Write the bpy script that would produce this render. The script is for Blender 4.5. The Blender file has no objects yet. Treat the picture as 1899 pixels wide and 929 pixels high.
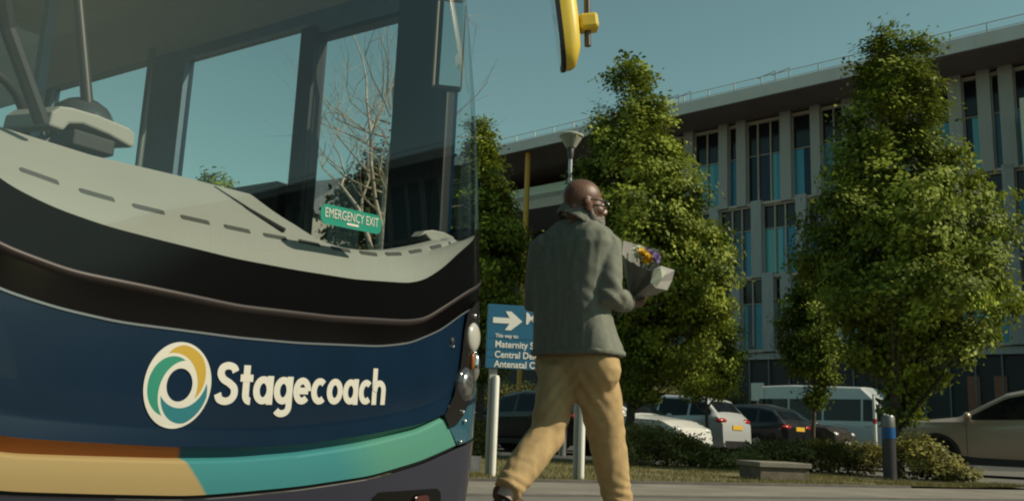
import bpy, math, random
import numpy as np
from mathutils import Vector, Matrix, noise
R = math.radians
random.seed(7); RNG = np.random.default_rng(11)
SC = bpy.context.scene
COL = SC.collection

# ------------------------------------------------------------------ camera, light, exposure
CAM_H, PITCH, ROLL, FPX = .45, R(11.1), R(2.3), 1700.0
_F = Vector((0, math.cos(PITCH), math.sin(PITCH)))
_U0 = Vector((0, -math.sin(PITCH), math.cos(PITCH))); _R0 = Vector((1, 0, 0))
_R = _R0*math.cos(ROLL) + _U0*math.sin(ROLL)
_U = -_R0*math.sin(ROLL) + _U0*math.cos(ROLL)
cd = bpy.data.cameras.new('camera'); cam = bpy.data.objects.new('camera', cd); COL.objects.link(cam)
m = Matrix((( _R.x, _U.x, -_F.x, 0), (_R.y, _U.y, -_F.y, 0), (_R.z, _U.z, -_F.z, CAM_H), (0, 0, 0, 1)))
cam.matrix_world = m
cd.sensor_width = 36; cd.lens = FPX/1899*36; cd.clip_start = .05; cd.clip_end = 3000
SC.camera = cam

SUN_DIR = Vector((.96, -.25, .80)).normalized()
w = bpy.data.worlds.new('World'); SC.world = w; w.use_nodes = True
nt = w.node_tree; nt.nodes.clear()
sky = nt.nodes.new('ShaderNodeTexSky'); sky.sky_type = 'NISHITA'; sky.sun_disc = False
sky.sun_elevation = math.asin(SUN_DIR.z); sky.sun_rotation = math.atan2(SUN_DIR.x, SUN_DIR.y)
sky.air_density = 1.0; sky.dust_density = .3; sky.ozone_density = 1.0
tint = nt.nodes.new('ShaderNodeMix'); tint.data_type = 'RGBA'; tint.blend_type = 'MULTIPLY'
tint.inputs[0].default_value = 1; tint.inputs[7].default_value = (.90, 1.03, .66, 1)
bg = nt.nodes.new('ShaderNodeBackground'); bg.inputs[1].default_value = .128
wo = nt.nodes.new('ShaderNodeOutputWorld')
nt.links.new(sky.outputs[0], tint.inputs[6]); nt.links.new(tint.outputs[2], bg.inputs[0]); nt.links.new(bg.outputs[0], wo.inputs[0])
sd = bpy.data.lights.new('sun', 'SUN'); sd.energy = 5.0; sd.angle = R(.5); sd.color = (1, .90, .70)
so = bpy.data.objects.new('sun', sd); COL.objects.link(so)
so.rotation_euler = SUN_DIR.to_track_quat('Z', 'Y').to_euler(); so.location = SUN_DIR*60
SC.view_settings.view_transform = 'Standard'; SC.view_settings.look = 'None'
SC.view_settings.gamma = 1; SC.view_settings.exposure = -.08
SC.render.engine = 'CYCLES'
SC.cycles.pixel_filter_type = 'BLACKMAN_HARRIS'; SC.cycles.filter_width = 2.1
SC.cycles.max_bounces = 8; SC.cycles.transparent_max_bounces = 16

# ------------------------------------------------------------------ helpers
def pray(x, y):
    return _F + _R*((x-949.5)/FPX) + _U*((464.5-y)/FPX)
def at(x, y, Y):                                    # point of the place seen at photo pixel x, y at depth Y
    d = pray(x, y); return Vector((0, 0, CAM_H)) + d*(Y/d.y)
def ground_at(x, y, z=0):
    d = pray(x, y); return Vector((0, 0, CAM_H)) + d*((z-CAM_H)/d.z)

def tag(o, label=None, cat=None, group=None, kind=None):
    if label: o['label'] = label
    if cat: o['category'] = cat
    if group: o['group'] = group
    if kind: o['kind'] = kind
    return o
def empty(name, loc=(0, 0, 0), rz=0, label=None, cat=None, group=None):
    o = bpy.data.objects.new(name, None); COL.objects.link(o)
    o.location = loc; o.rotation_euler = (0, 0, rz); o.empty_display_size = .2
    return tag(o, label, cat, group)

class MB:
    def __init__(s): s.v = []; s.f = []; s.mi = []; s.cur = 0
    def add(s, vs, fs):
        b = len(s.v); s.v += [tuple(p) for p in vs]
        s.f += [tuple(b+i for i in q) for q in fs]; s.mi += [s.cur]*len(fs); return s
    def box(s, c, d, rz=0, M=None, taper=None):
        x, y, z = d[0]/2, d[1]/2, d[2]/2; ca, sa = math.cos(rz), math.sin(rz); vs = []
        for k in (-z, z):
            t = taper if (taper and k > 0) else 1
            for a, b in ((-x, -y), (x, -y), (x, y), (-x, y)):
                a, b = a*t, b*t
                p = Vector((a*ca-b*sa, a*sa+b*ca, k))
                if M: p = M @ p
                vs.append((p.x+c[0], p.y+c[1], p.z+c[2]))
        return s.add(vs, [(3, 2, 1, 0), (4, 5, 6, 7), (0, 1, 5, 4), (1, 2, 6, 5), (2, 3, 7, 6), (3, 0, 4, 7)])
    def b2(s, lo, hi):
        return s.box([(a+b)/2 for a, b in zip(lo, hi)], [abs(b-a) for a, b in zip(lo, hi)])
    def tube(s, pts, rad, n=10, caps=True, flat=None):
        pts = [Vector(p) for p in pts]
        if not hasattr(rad, '__len__'): rad = [rad]*len(pts)
        vs = []; fs = []; up = None
        for i, p in enumerate(pts):
            t = (pts[min(i+1, len(pts)-1)]-pts[max(i-1, 0)]).normalized()
            if up is None:
                up = Vector((0, 0, 1)) if abs(t.z) < .9 else Vector((1, 0, 0))
            a = t.cross(up).normalized(); b = a.cross(t).normalized(); up = b
            for k in range(n):
                an = 2*math.pi*k/n
                vs.append(p + (a*math.cos(an) + b*math.sin(an)*(flat or 1))*rad[i])
        for i in range(len(pts)-1):
            for k in range(n):
                k2 = (k+1) % n
                fs.append((i*n+k, i*n+k2, (i+1)*n+k2, (i+1)*n+k))
        if caps:
            fs.append(tuple(range(n))[::-1]); fs.append(tuple((len(pts)-1)*n+k for k in range(n)))
        return s.add(vs, fs)
    def loft(s, rings, caps=True, closed=True):
        n = len(rings[0]); vs = [p for r in rings for p in r]; fs = []
        for i in range(len(rings)-1):
            for k in range(n if closed else n-1):
                k2 = (k+1) % n; fs.append((i*n+k, i*n+k2, (i+1)*n+k2, (i+1)*n+k))
        if caps and closed:
            fs.append(tuple(range(n))[::-1]); fs.append(tuple((len(rings)-1)*n+k for k in range(n)))
        return s.add(vs, fs)
    def ell(s, c, r, M=None, nu=20, nv=12):
        vs = []; fs = []
        for j in range(nv+1):
            t = math.pi*j/nv
            for i in range(nu):
                a = 2*math.pi*i/nu
                p = Vector((r[0]*math.sin(t)*math.cos(a), r[1]*math.sin(t)*math.sin(a), r[2]*math.cos(t)))
                if M: p = M @ p
                vs.append(p+Vector(c))
        for j in range(nv):
            for i in range(nu):
                i2 = (i+1) % nu
                fs.append((j*nu+i, (j+1)*nu+i, (j+1)*nu+i2, j*nu+i2))
        return s.add(vs, fs)
    def lathe(s, prof, c=(0, 0, 0), n=24, M=None):
        rings = []
        for r, z in prof:
            ring = []
            for k in range(n):
                a = 2*math.pi*k/n; p = Vector((r*math.cos(a), r*math.sin(a), z))
                if M: p = M @ p
                ring.append(p+Vector(c))
            rings.append(ring)
        return s.loft(rings)
    def grid(s, fn, us, vs):
        nu, nv = len(us), len(vs)
        P = [fn(u, v) for v in vs for u in us]
        return s.add(P, [(j*nu+i, j*nu+i+1, (j+1)*nu+i+1, (j+1)*nu+i) for j in range(nv-1) for i in range(nu-1)])
    def prism(s, poly, fn0, fn1):
        n = len(poly); a = [fn0(*p) for p in poly]; b = [fn1(*p) for p in poly]
        return s.add(a+b, [tuple(range(n))[::-1], tuple(range(n, 2*n))] + [(i, (i+1) % n, n+(i+1) % n, n+i) for i in range(n)])
    def build(s, name, mats, parent=None, smooth=None, label=None, bevel=0):
        me = bpy.data.meshes.new(name); me.from_pydata(s.v, [], s.f); me.update()
        if not isinstance(mats, (list, tuple)): mats = [mats]
        for mt in mats: me.materials.append(mt)
        me.polygons.foreach_set('material_index', s.mi)
        if smooth is not None:
            me.polygons.foreach_set('use_smooth', [True]*len(me.polygons))
            me.set_sharp_from_angle(angle=R(smooth))
        o = bpy.data.objects.new(name, me); COL.objects.link(o)
        if parent: o.parent = parent
        if label: o['label'] = label
        if bevel:
            b = o.modifiers.new('bevel', 'BEVEL'); b.width = bevel; b.segments = 2; b.limit_method = 'ANGLE'; b.angle_limit = R(40)
        return o

def organic(mb, name, mats, voxel, smooth_it=6, parent=None, disp=None, label=None):
    """closed pieces fused to one continuous skin, then softened and folded"""
    o = mb.build(name+'_draft', mats)
    r = o.modifiers.new('fuse', 'REMESH'); r.mode = 'VOXEL'; r.voxel_size = voxel
    sm = o.modifiers.new('soft', 'SMOOTH'); sm.factor = .5; sm.iterations = smooth_it
    bpy.context.view_layer.update()
    dg = bpy.context.evaluated_depsgraph_get()
    me = bpy.data.meshes.new_from_object(o.evaluated_get(dg))
    bpy.data.objects.remove(o)
    if disp:
        me.update()
        nor = [v.normal.copy() for v in me.vertices]
        for v, n in zip(me.vertices, nor): v.co += n*disp(v.co)
        me.update()
    me.polygons.foreach_set('use_smooth', [True]*len(me.polygons))
    me.name = name
    o2 = bpy.data.objects.new(name, me); COL.objects.link(o2)
    if not me.materials:
        for mt in (mats if isinstance(mats, (list, tuple)) else [mats]): me.materials.append(mt)
    if parent: o2.parent = parent
    if label: o2['label'] = label
    return o2

def text_mesh(body, bold=.02, align='LEFT', space=1.0, res=4):
    cu = bpy.data.curves.new('lettering', 'FONT'); cu.body = body; cu.size = 1; cu.offset = bold
    cu.align_x = align; cu.space_character = space; cu.resolution_u = res; cu.fill_mode = 'FRONT'
    o = bpy.data.objects.new('lettering', cu); COL.objects.link(o)
    bpy.context.view_layer.update()
    dg = bpy.context.evaluated_depsgraph_get()
    me = bpy.data.meshes.new_from_object(o.evaluated_get(dg))
    V = [tuple(v.co) for v in me.vertices]; Fs = [tuple(p.vertices) for p in me.polygons]
    bpy.data.objects.remove(o); bpy.data.meshes.remove(me)
    return V, Fs

# ------------------------------------------------------------------ materials
def mat(name, col, rough=.6, metal=0, spec=.5, var=0, scale=8, bump=0, bscale=60, coat=0, col2=None, detail=4, stretch=None, transl=0):
    m = bpy.data.materials.new(name); m.use_nodes = True; n = m.node_tree; p = n.nodes['Principled BSDF']
    p.inputs['Base Color'].default_value = (*col, 1); p.inputs['Roughness'].default_value = rough
    p.inputs['Metallic'].default_value = metal; p.inputs['Specular IOR Level'].default_value = spec
    if coat: p.inputs['Coat Weight'].default_value = coat; p.inputs['Coat Roughness'].default_value = .04
    if var or col2 or bump:
        tc = n.nodes.new('ShaderNodeTexCoord'); vec = tc.outputs['Object']
        if stretch:
            mp = n.nodes.new('ShaderNodeMapping'); mp.inputs['Scale'].default_value = stretch
            n.links.new(vec, mp.inputs[0]); vec = mp.outputs[0]
    if var or col2:
        t = n.nodes.new('ShaderNodeTexNoise'); t.inputs['Scale'].default_value = scale; t.inputs['Detail'].default_value = detail
        n.links.new(vec, t.inputs['Vector'])
        r = n.nodes.new('ShaderNodeValToRGB'); r.color_ramp.elements[0].position = .3; r.color_ramp.elements[1].position = .7
        c2 = col2 or tuple(min(1, c*(1+var)) for c in col); c1 = col if col2 else tuple(c*(1-var) for c in col)
        r.color_ramp.elements[0].color = (*c1, 1); r.color_ramp.elements[1].color = (*c2, 1)
        n.links.new(t.outputs['Fac'], r.inputs[0]); n.links.new(r.outputs[0], p.inputs['Base Color'])
    if bump:
        t2 = n.nodes.new('ShaderNodeTexNoise'); t2.inputs['Scale'].default_value = bscale; t2.inputs['Detail'].default_value = 5
        n.links.new(vec, t2.inputs['Vector'])
        b = n.nodes.new('ShaderNodeBump'); b.inputs['Strength'].default_value = bump; b.inputs['Distance'].default_value = .02
        n.links.new(t2.outputs['Fac'], b.inputs['Height']); n.links.new(b.outputs[0], p.inputs['Normal'])
    return m
def glass(name, tintc=(.8, .87, .87), r0=.05):
    m = bpy.data.materials.new(name); m.use_nodes = True; n = m.node_tree; n.nodes.clear()
    o = n.nodes.new('ShaderNodeOutputMaterial'); mx = n.nodes.new('ShaderNodeMixShader')
    t = n.nodes.new('ShaderNodeBsdfTransparent'); t.inputs[0].default_value = (*tintc, 1)
    g = n.nodes.new('ShaderNodeBsdfGlossy'); g.inputs['Roughness'].default_value = .01
    ge = n.nodes.new('ShaderNodeNewGeometry'); d = n.nodes.new('ShaderNodeVectorMath'); d.operation = 'DOT_PRODUCT'
    n.links.new(ge.outputs['Normal'], d.inputs[0]); n.links.new(ge.outputs['Incoming'], d.inputs[1])
    def mth(op, a, b_=None):
        x = n.nodes.new('ShaderNodeMath'); x.operation = op
        for i, v in enumerate((a, b_)):
            if v is None: continue
            if isinstance(v, (int, float)): x.inputs[i].default_value = v
            else: n.links.new(v, x.inputs[i])
        return x.outputs[0]
    c = mth('ABSOLUTE', d.outputs['Value']); k = mth('POWER', mth('SUBTRACT', 1.0, c), 5.0)
    fr = mth('ADD', mth('MULTIPLY', k, 1-r0), r0)            # two sided Schlick reflectance of a thin pane
    n.links.new(fr, mx.inputs[0]); n.links.new(t.outputs[0], mx.inputs[1]); n.links.new(g.outputs[0], mx.inputs[2])
    n.links.new(mx.outputs[0], o.inputs[0]); return m
def leafmat(name, c1, c2, transl=.25, rough=.45):
    m = bpy.data.materials.new(name); m.use_nodes = True; n = m.node_tree; p = n.nodes['Principled BSDF']
    a = n.nodes.new('ShaderNodeAttribute'); a.attribute_name = 'tone'
    r = n.nodes.new('ShaderNodeValToRGB'); r.color_ramp.elements[0].color = (*c1, 1); r.color_ramp.elements[1].color = (*c2, 1)
    n.links.new(a.outputs['Fac'], r.inputs[0]); n.links.new(r.outputs[0], p.inputs['Base Color'])
    p.inputs['Roughness'].default_value = rough; p.inputs['Specular IOR Level'].default_value = .15
    tr = n.nodes.new('ShaderNodeBsdfTranslucent'); mx = n.nodes.new('ShaderNodeMixShader'); mx.inputs[0].default_value = transl
    n.links.new(r.outputs[0], tr.inputs[0]); n.links.new(p.outputs[0], mx.inputs[1]); n.links.new(tr.outputs[0], mx.inputs[2])
    n.links.new(mx.outputs[0], n.nodes['Material Output'].inputs[0]); return m

M = {}
M['asphalt'] = mat('asphalt', (.055, .053, .05), .9, var=.25, scale=3, bump=.3, bscale=80)
M['paving'] = mat('pavement', (.2, .18, .15), .9, var=.22, scale=1.6, bump=.35, bscale=120, detail=10)
M['road'] = mat('road_surface', (.17, .155, .135), .9, var=.2, scale=1.3, bump=.5, bscale=140, detail=10)
M['joint'] = mat('kerb_stone', (.10, .092, .08), .9, var=.25, scale=6)
M['lawn'] = mat('lawn_earth', (.115, .10, .04), 1, var=.45, scale=5, col2=(.19, .165, .075), bump=.8, bscale=60)
M['blade'] = leafmat('grass_blade', (.10, .095, .03), (.24, .21, .085), .2, .7)
M['leaf'] = leafmat('tree_leaf', (.058, .086, .012), (.34, .395, .050), .2, .6)
M['leaf_b'] = leafmat('hedge_leaf', (.09, .09, .022), (.30, .27, .075), .2, .55)
M['leaf_d'] = leafmat('evergreen_leaf', (.05, .055, .02), (.12, .115, .05), .1)
M['bark'] = mat('bark', (.085, .07, .05), .95, var=.4, scale=14, bump=.6, bscale=40)
M['bark_pale'] = mat('pale_bark', (.38, .31, .24), .9, var=.35, scale=10, bump=.4, bscale=40)
M['white'] = mat('white_paint', (.72, .70, .64), .45, var=.05, scale=5)
M['black'] = mat('black_rubber', (.012, .011, .011), .6, var=.2)
M['chrome'] = mat('chrome', (.75, .74, .72), .15, metal=1)
M['steel'] = mat('brushed_steel', (.42, .42, .41), .4, metal=1, var=.1)

# ------------------------------------------------------------------ ground, pavement, lawn
def sheet(name, pts, z, mt, thick=0):
    b = MB()
    if thick: b.prism(pts, lambda x, y: (x, y, z-thick), lambda x, y: (x, y, z))
    else: b.add([(x, y, z) for x, y in pts], [tuple(range(len(pts)))])
    return tag(b.build(name, mt), kind='structure')
sheet('ground', [(-1500, -1500), (1500, -1500), (1500, 1500), (-1500, 1500)], -.03, M['asphalt'])
# direction of the lawn edge
M['drive'] = mat('drive_surface', (.135, .125, .11), .9, var=.2, scale=1.5, bump=.35, bscale=120)
LE0, LE1 = ground_at(885, 892), ground_at(1640, 904)
def edge(t, back=0): 
    d = Vector((LE1.x-LE0.x, LE1.y-LE0.y)).normalized(); n = Vector((-d.y, d.x))
    p = Vector((LE0.x, LE0.y)) + d*t + n*back; return (p.x, p.y)
sheet('road', [(-30, -25), (30, -25), edge(30, -1.45), edge(-30, -1.45)], -.006, M['road'])
sheet('kerb', [edge(-30, -1.6), edge(30, -1.6), edge(30, -1.44), edge(-30, -1.44)], 0, M['joint'], .05)
sheet('pavement', [edge(-30, -1.42), edge(30, -1.42), edge(30, 0), edge(-30, 0)], .0, M['paving'], .1)
sheet('drive', [edge(4.4, .1), edge(30, .1), edge(30, 7), edge(6.6, 7)], -.004, M['drive'])
sheet('verge_soil', [edge(-15, .1), edge(8, .1), edge(7, 6.1), edge(-15, 6.1)], -.012, M['lawn'])
sheet('kerb_edging', [edge(-30, .004), edge(5.2, .004), edge(5.2, .09), edge(-30, .09)], .025, M['joint'], .1)
LAWN_BACK = 6.2
b = MB()
def lawnz(x, y):
    return .015 + .02*noise.noise((x*.7, y*.7, 0))
us = np.linspace(-14, 7.6, 80); vs = np.linspace(.1, LAWN_BACK, 22)
def lawn_pt(t, k):
    lim = 1 if t < 4.6 else max(.10, 1-(t-4.6)/2.2)
    x, y = edge(t, .1+(k-.1)*lim); return (x, y, lawnz(x, y))
b.grid(lawn_pt, us, vs); tag(b.build('lawn', M['lawn'], smooth=60), kind='structure')

def leaf_mesh(name, cen, nor, dirv, ln, wd, tone, mt, parent=None, tri=False):
    """many small leaf faces spread through a volume, one mesh"""
    n = len(cen)
    nor = nor/np.linalg.norm(nor, axis=1, keepdims=True)
    dirv = dirv - nor*(dirv*nor).sum(1, keepdims=True); dirv /= np.linalg.norm(dirv, axis=1, keepdims=True)+1e-9
    sd_ = np.cross(nor, dirv)
    L = ln[:, None]; W = wd[:, None]
    if tri:
        P = np.stack([cen - sd_*W*.5, cen + sd_*W*.5, cen + dirv*L], 1); k = 3
    else:
        P = np.stack([cen - dirv*L*.5, cen + sd_*W*.5 + nor*W*.12, cen + dirv*L*.5, cen - sd_*W*.5 + nor*W*.12], 1); k = 4
    me = bpy.data.meshes.new(name)
    me.vertices.add(n*k); me.vertices.foreach_set('co', P.reshape(-1).astype(np.float32))
    me.loops.add(n*k); me.loops.foreach_set('vertex_index', np.arange(n*k, dtype=np.int32))
    me.polygons.add(n); me.polygons.foreach_set('loop_start', np.arange(0, n*k, k, dtype=np.int32))
    me.update(calc_edges=True)
    at_ = me.attributes.new('tone', 'FLOAT', 'FACE'); at_.data.foreach_set('value', tone.astype(np.float32))
    me.materials.append(mt)
    o = bpy.data.objects.new(name, me); COL.objects.link(o)
    if parent: o.parent = parent
    return o

q = MB()  # unseen ring of trees added to cut fill light from the low sky
az = np.linspace(R(108), R(305), 260)
def blocker_pt(a, t):
    h = 13+4*noise.noise((a*9, 0, 2))+2.5*noise.noise((a*40, 1, 2))+1.2*noise.noise((a*130, 1, 5)); r = 62+6*noise.noise((a*30, t*4, 7))+5*t*t
    return (math.sin(a)*r, math.cos(a)*r, -.5+h*t)
q.grid(blocker_pt, az, np.linspace(0, 1, 9)); q.grid(lambda a, t: tuple(Vector(blocker_pt(a, 1))+Vector((math.sin(a), math.cos(a), -.25))*14*t), az, [0, 1])
tag(q.build('sky_blocker', mat('blocker_green', (.035, .04, .014), .95, var=.5, scale=.4, bump=1, bscale=2)), 'added unseen belt of woodland far off around the hospital grounds', 'blocker', kind='stuff')

# grass
n = 52000
tt = RNG.uniform(-6.0, 7.4, n); kk = RNG.uniform(0, 1, n)**1.4*LAWN_BACK
P = []
for a, k in zip(tt, kk):
    p = lawn_pt(a, .1+k*.98)
    P.append(p)
P = np.array(P); 
dens = np.array([noise.noise((p[0]*1.6, p[1]*1.6, 3)) for p in P]); keep = dens > -.25+RNG.uniform(-.3, .3, n); P = P[keep]; n = len(P)
dv = RNG.normal(0, .45, (n, 3)); dv[:, 2] = 1
o = leaf_mesh('grass', P, np.c_[RNG.normal(0, 1, (n, 2)), np.zeros(n)], dv, RNG.uniform(.02, .06, n), RNG.uniform(.004, .009, n), np.clip(RNG.normal(.5, .25, n)+dens[keep]*.3, 0, 1), M['blade'], tri=True)
tag(o, 'short dry grass on the verge between pavement and hedge', 'grass', kind='stuff')

# ------------------------------------------------------------------ hospital building
FP = at(1400, 500, 48.0); FD = Vector((.745, -.667, 0)).normalized(); FN = Vector((-.667, -.745, 0)).normalized()
bld = empty('hospital_building', (FP.x, FP.y, 0), math.atan2(FD.y, FD.x), 'long grey hospital block with fins, blue glass and deep flat roof behind the trees', 'building')
# local: x along the facade to the right, y away from the viewer (so -y is towards the viewer), z up
M['fin'] = mat('grey_cladding', (.33, .33, .35), .5, var=.12, scale=2.5, stretch=(6, 6, .4))
M['fin2'] = mat('ribbed_cladding', (.35, .34, .355), .5, var=.1, scale=3, stretch=(14, 14, .3))
M['soffit'] = mat('roof_soffit', (.27, .21, .195), .8, var=.1, scale=.6)
M['fascia'] = mat('roof_fascia', (.50, .485, .49), .5, var=.06, scale=1)
M['darkwall'] = mat('dark_wall', (.020, .021, .025), .6, var=.2, scale=.8)
M['plinth'] = mat('dark_brick', (.028, .027, .03), .8, var=.25, scale=4)
M['orange'] = mat('rust_panel', (.22, .085, .05), .6, var=.1)
M['sill'] = mat('pale_sill', (.42, .36, .33), .6, var=.1, scale=3)
M['gdark'] = mat('dark_upper_glass', (.012, .012, .016), .12, spec=.35)  # plain near-black glass, used for every upper pane
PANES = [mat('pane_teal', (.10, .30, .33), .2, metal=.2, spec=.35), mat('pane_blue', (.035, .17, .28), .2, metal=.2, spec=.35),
         mat('pane_slate', (.04, .09, .13), .2, metal=.2, spec=.35), mat('pane_deep', (.008, .016, .035), .15, metal=.2, spec=.35), mat('pane_sea', (.05, .22, .31), .2, metal=.2, spec=.35)]  # sky reflection put into the blue and teal base colours
M['mull'] = mat('mullion', (.13, .135, .14), .45)
TOP = 17.75
b = MB()      # main wall as spandrels: dark body behind glass
b.b2((-5.0, .25, 0), (110, 14, TOP)); b.build('wall', M['darkwall'], bld)
b = MB(); b.b2((-60, 7, 0), (-5.004, 14, TOP)); b.b2((-60, 6.4, 0), (-5.004, 7, 10.5)); b.build('rear_wall', M['darkwall'], bld)
# roof slab with overhang
b = MB(); b.prism([(-46, -2.8), (110, -2.8), (110, 15), (-46, 15)], lambda x, y: (x, y, TOP+.003), lambda x, y: (x, y, TOP+.12)); b.build('soffit', M['soffit'], bld)
b = MB(); b.b2((-46.1, -2.95, TOP-.02), (110, -2.803, TOP+.62)); b.b2((-46, -2.8, TOP+.123), (110, 15, TOP+.6))
for s_ in np.arange(-44, 110, 3.3): b.b2((s_, -2.962, TOP-.02), (s_+.02, -2.951, TOP+.62))
b.build('roof', M['fascia'], bld)
rail = MB()
for z in (TOP+1.36, TOP+1.0): rail.tube([(-45, -2.2, z), (110, -2.2, z)], .022, 6)
ro_ = rail.build('guard_rail', M['steel'], bld)
for i, s_ in enumerate(np.arange(-26.3, 22, 1.55)):
    q = MB(); q.b2((s_-.03, -2.24, TOP+.6), (s_+.03, -2.16, TOP+1.37)); q.build('post', M['steel'], ro_)
g = MB(); g.add([(-45, -2.13, TOP+.7), (110, -2.13, TOP+.7), (110, -2.13, TOP+1.3), (-45, -2.13, TOP+1.3)], [(0, 1, 2, 3)]); M['bal'] = glass('balustrade_glass', (.93, .96, .96)); g.build('balustrade_glass', M['bal'], bld)
for s_ in (-4.0, -3.2, 1.9, 2.7):
    q = MB(); q.tube([(s_, -1.2, TOP+.6), (s_, -1.2, TOP+1.95), (s_-1.0, -1.2, TOP+1.75)], .03, 6); q.build('roof_bracket', M['mull'], bld)
# storeys: (z of sill, z of head, split between dark upper glass and lower glass with sky reflection in its colour)
ST = [(12.98, 17.45, 15.65, 'top'), (9.0, 12.75, 11.53, 'mid'), (5.1, 8.78, 7.54, 'low')]
random.seed(3)
def fill(a, b_, seq):
    out = list(seq); x = b_
    return out
top = [(-4.26, -3.66), (-2.02, -1.49), (-.93, -.38), (1.62, 2.22), (3.31, 3.82), (5.0, 5.6), (6.1, 6.7), (8.2, 8.8), (10.1, 10.69), (11.37, 11.93), (12.29, 12.89), (14.6, 15.2), (16.0, 16.6), (18.5, 19.1), (20.3, 20.9), (22.6, 23.2)]
mid = [(-4.6, -4.0), (-2.6, -2.05), (-.1, .49), (2.42, 3.0), (4.2, 4.8), (6.6, 7.2), (8.3, 8.9), (10.64, 11.18), (12.2, 12.69), (14.9, 15.5), (17.3, 17.9), (19.2, 19.8), (21.8, 22.4)]
low = [(-4.5, -3.9), (-2.9, -2.3), (-1.3, -.80), (.49, 1.12), (1.51, 2.10), (4.2, 4.8), (6.3, 6.9), (7.6, 8.2), (10.0, 10.6), (12.1, 12.7), (14.4, 15.0), (16.9, 17.5), (18.8, 19.4), (21.4, 22.0)]
for (zs, zh, zm, kind), pil in zip(ST, (top, mid, low)):
    for (a, c) in pil:
        q = MB(); zt = TOP-.003 if kind == 'top' else zh+.32
        q.b2((a, -.22, zs-.12), (c, .246, zt))
        for k in np.linspace(a+.07, c-.07, 5): q.b2((k-.012, -.235, zs-.1), (k+.012, -.2205, zt-.01))
        q.build('cladding_fin', M['fin2'] if kind == 'top' else M['fin'], bld)
    edges = [(-5.0, -5.0)] + pil + [(24, 24)]
    for (a0, a1), (b0, b1) in zip(edges[:-1], edges[1:]):
        x0, x1 = a1+.004, b0-.004
        if x1-x0 < .2: continue
        f = MB(); f.b2((x0, .02, zh), (x1, .24, zh+.18)); f.b2((x0, -.12, zs-.14), (x1, .24, zs)); f.b2((x0, .1, zm-.02), (x1, .13, zm+.02))
        for j_ in (x0+.02, x1-.02): f.b2((j_-.02, .04, zs-.02), (j_+.02, .21, zh+.02))
        nm = max(1, int(round((x1-x0)/.75)))
        cuts = [x0]+[x0+(x1-x0)*(k+random.uniform(-.12, .12))/nm for k in range(1, nm)]+[x1]
        for k in cuts[1:-1]: f.b2((k-.03, .03, zs+.002), (k+.03, .2, zh-.002))
        wnd = f.build('window', M['sill'], bld)
        for k in range(len(cuts)-1):
            c0, c1 = cuts[k]+.03, cuts[k+1]-.03
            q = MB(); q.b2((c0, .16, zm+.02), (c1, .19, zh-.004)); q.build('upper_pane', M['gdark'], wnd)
            sp = random.random()
            parts = [(c0, c1)] if (c1-c0 < .45 or sp < .35) else [(c0, c0+(c1-c0)*random.uniform(.3, .6))]
            if parts[0][1] < c1: parts.append((parts[0][1], c1))
            for (d0, d1) in parts:
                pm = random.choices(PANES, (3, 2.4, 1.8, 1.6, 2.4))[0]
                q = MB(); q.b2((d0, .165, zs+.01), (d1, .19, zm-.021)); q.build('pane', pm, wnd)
for (zs, zh, zm, kind) in ST:      # the block runs on beyond the picture
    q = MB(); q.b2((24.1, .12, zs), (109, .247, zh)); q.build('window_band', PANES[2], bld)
    q = MB(); q.b2((24.1, -.15, zh+.003), (109, .246, zh+.30)); q.build('spandrel', M['fin'], bld)
    for k, s_ in enumerate(np.arange(25, 108, 2.4)):
        q = MB(); w_ = .4+.5*((k*37) % 5)/4; q.b2((s_, -.2, zs-.1), (s_+w_, .118, zh)); q.build('cladding_fin', M['fin'], bld)
# ground storey, set back
b = MB(); b.b2((-5.0, .05, 4.6), (110, .249, 4.95)); b.build('string_course', M['fin'], bld)
for s_ in np.arange(-3.8, 22, 1.1):
    q = MB(); q.b2((s_, .14, 0), (s_+.07, .248, 4.59)); q.build('mullion', M['mull'], bld)
for s_ in (10.16, 11.26, 14.6, 16.8):
    q = MB(); q.b2((s_, .17, 2.0), (s_+.52, .249, 3.65)); q.build('door_panel', M['orange'], bld)
# end fin catching the sun
M['cream'] = mat('cream_panel', (.52, .49, .42), .6, var=.08)
q = MB(); q.b2((13.55, -2.3, 0), (14.1, .24, 15.3)); q.build('end_fin', M['cream'], bld)
# terrace of the set-back part
b = MB(); b.b2((-48, 1.2, 15.15), (-5.3, 6.95, 15.75)); b.build('terrace_slab', mat('terrace_concrete', (.50, .47, .46), .6, var=.06), bld)
b = MB(); b.b2((-48, 1.35, 15.753), (-5.3, 1.5, 16.15)); b.build('terrace_kerb', M['fin'], bld)
b = MB(); b.b2((-48, 1.4, 16.153), (-5.3, 1.44, 16.75)); b.build('terrace_glass', mat('frosted_glass', (.62, .76, .74), .25), bld)
M['ochre'] = mat('ochre_paint', (.50, .27, .03), .5, var=.06)
for s_ in (-14.3, -31):
    b = MB(); b.tube([(s_, -2.3, 0), (s_, -2.3, TOP+.002)], .17, 14); b.build('column', M['ochre'], bld, smooth=40)

# notice on the wall
nb = MB(); p0 = at(1405, 726, 44.6)
nb.b2((-.33, -.03, -.42), (.33, .03, .42)); o = nb.build('notice_board', M['white']); o.location = p0; o.rotation_euler = (0, 0, math.atan2(FD.y, FD.x))
pb = MB(); pb.b2((-.03, -.02, -p0.z), (.03, .02, -.42)); pb.build('post', M['steel'], o)
tag(o, 'pale square notice on a thin post before the dark ground floor wall', 'notice')

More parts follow.
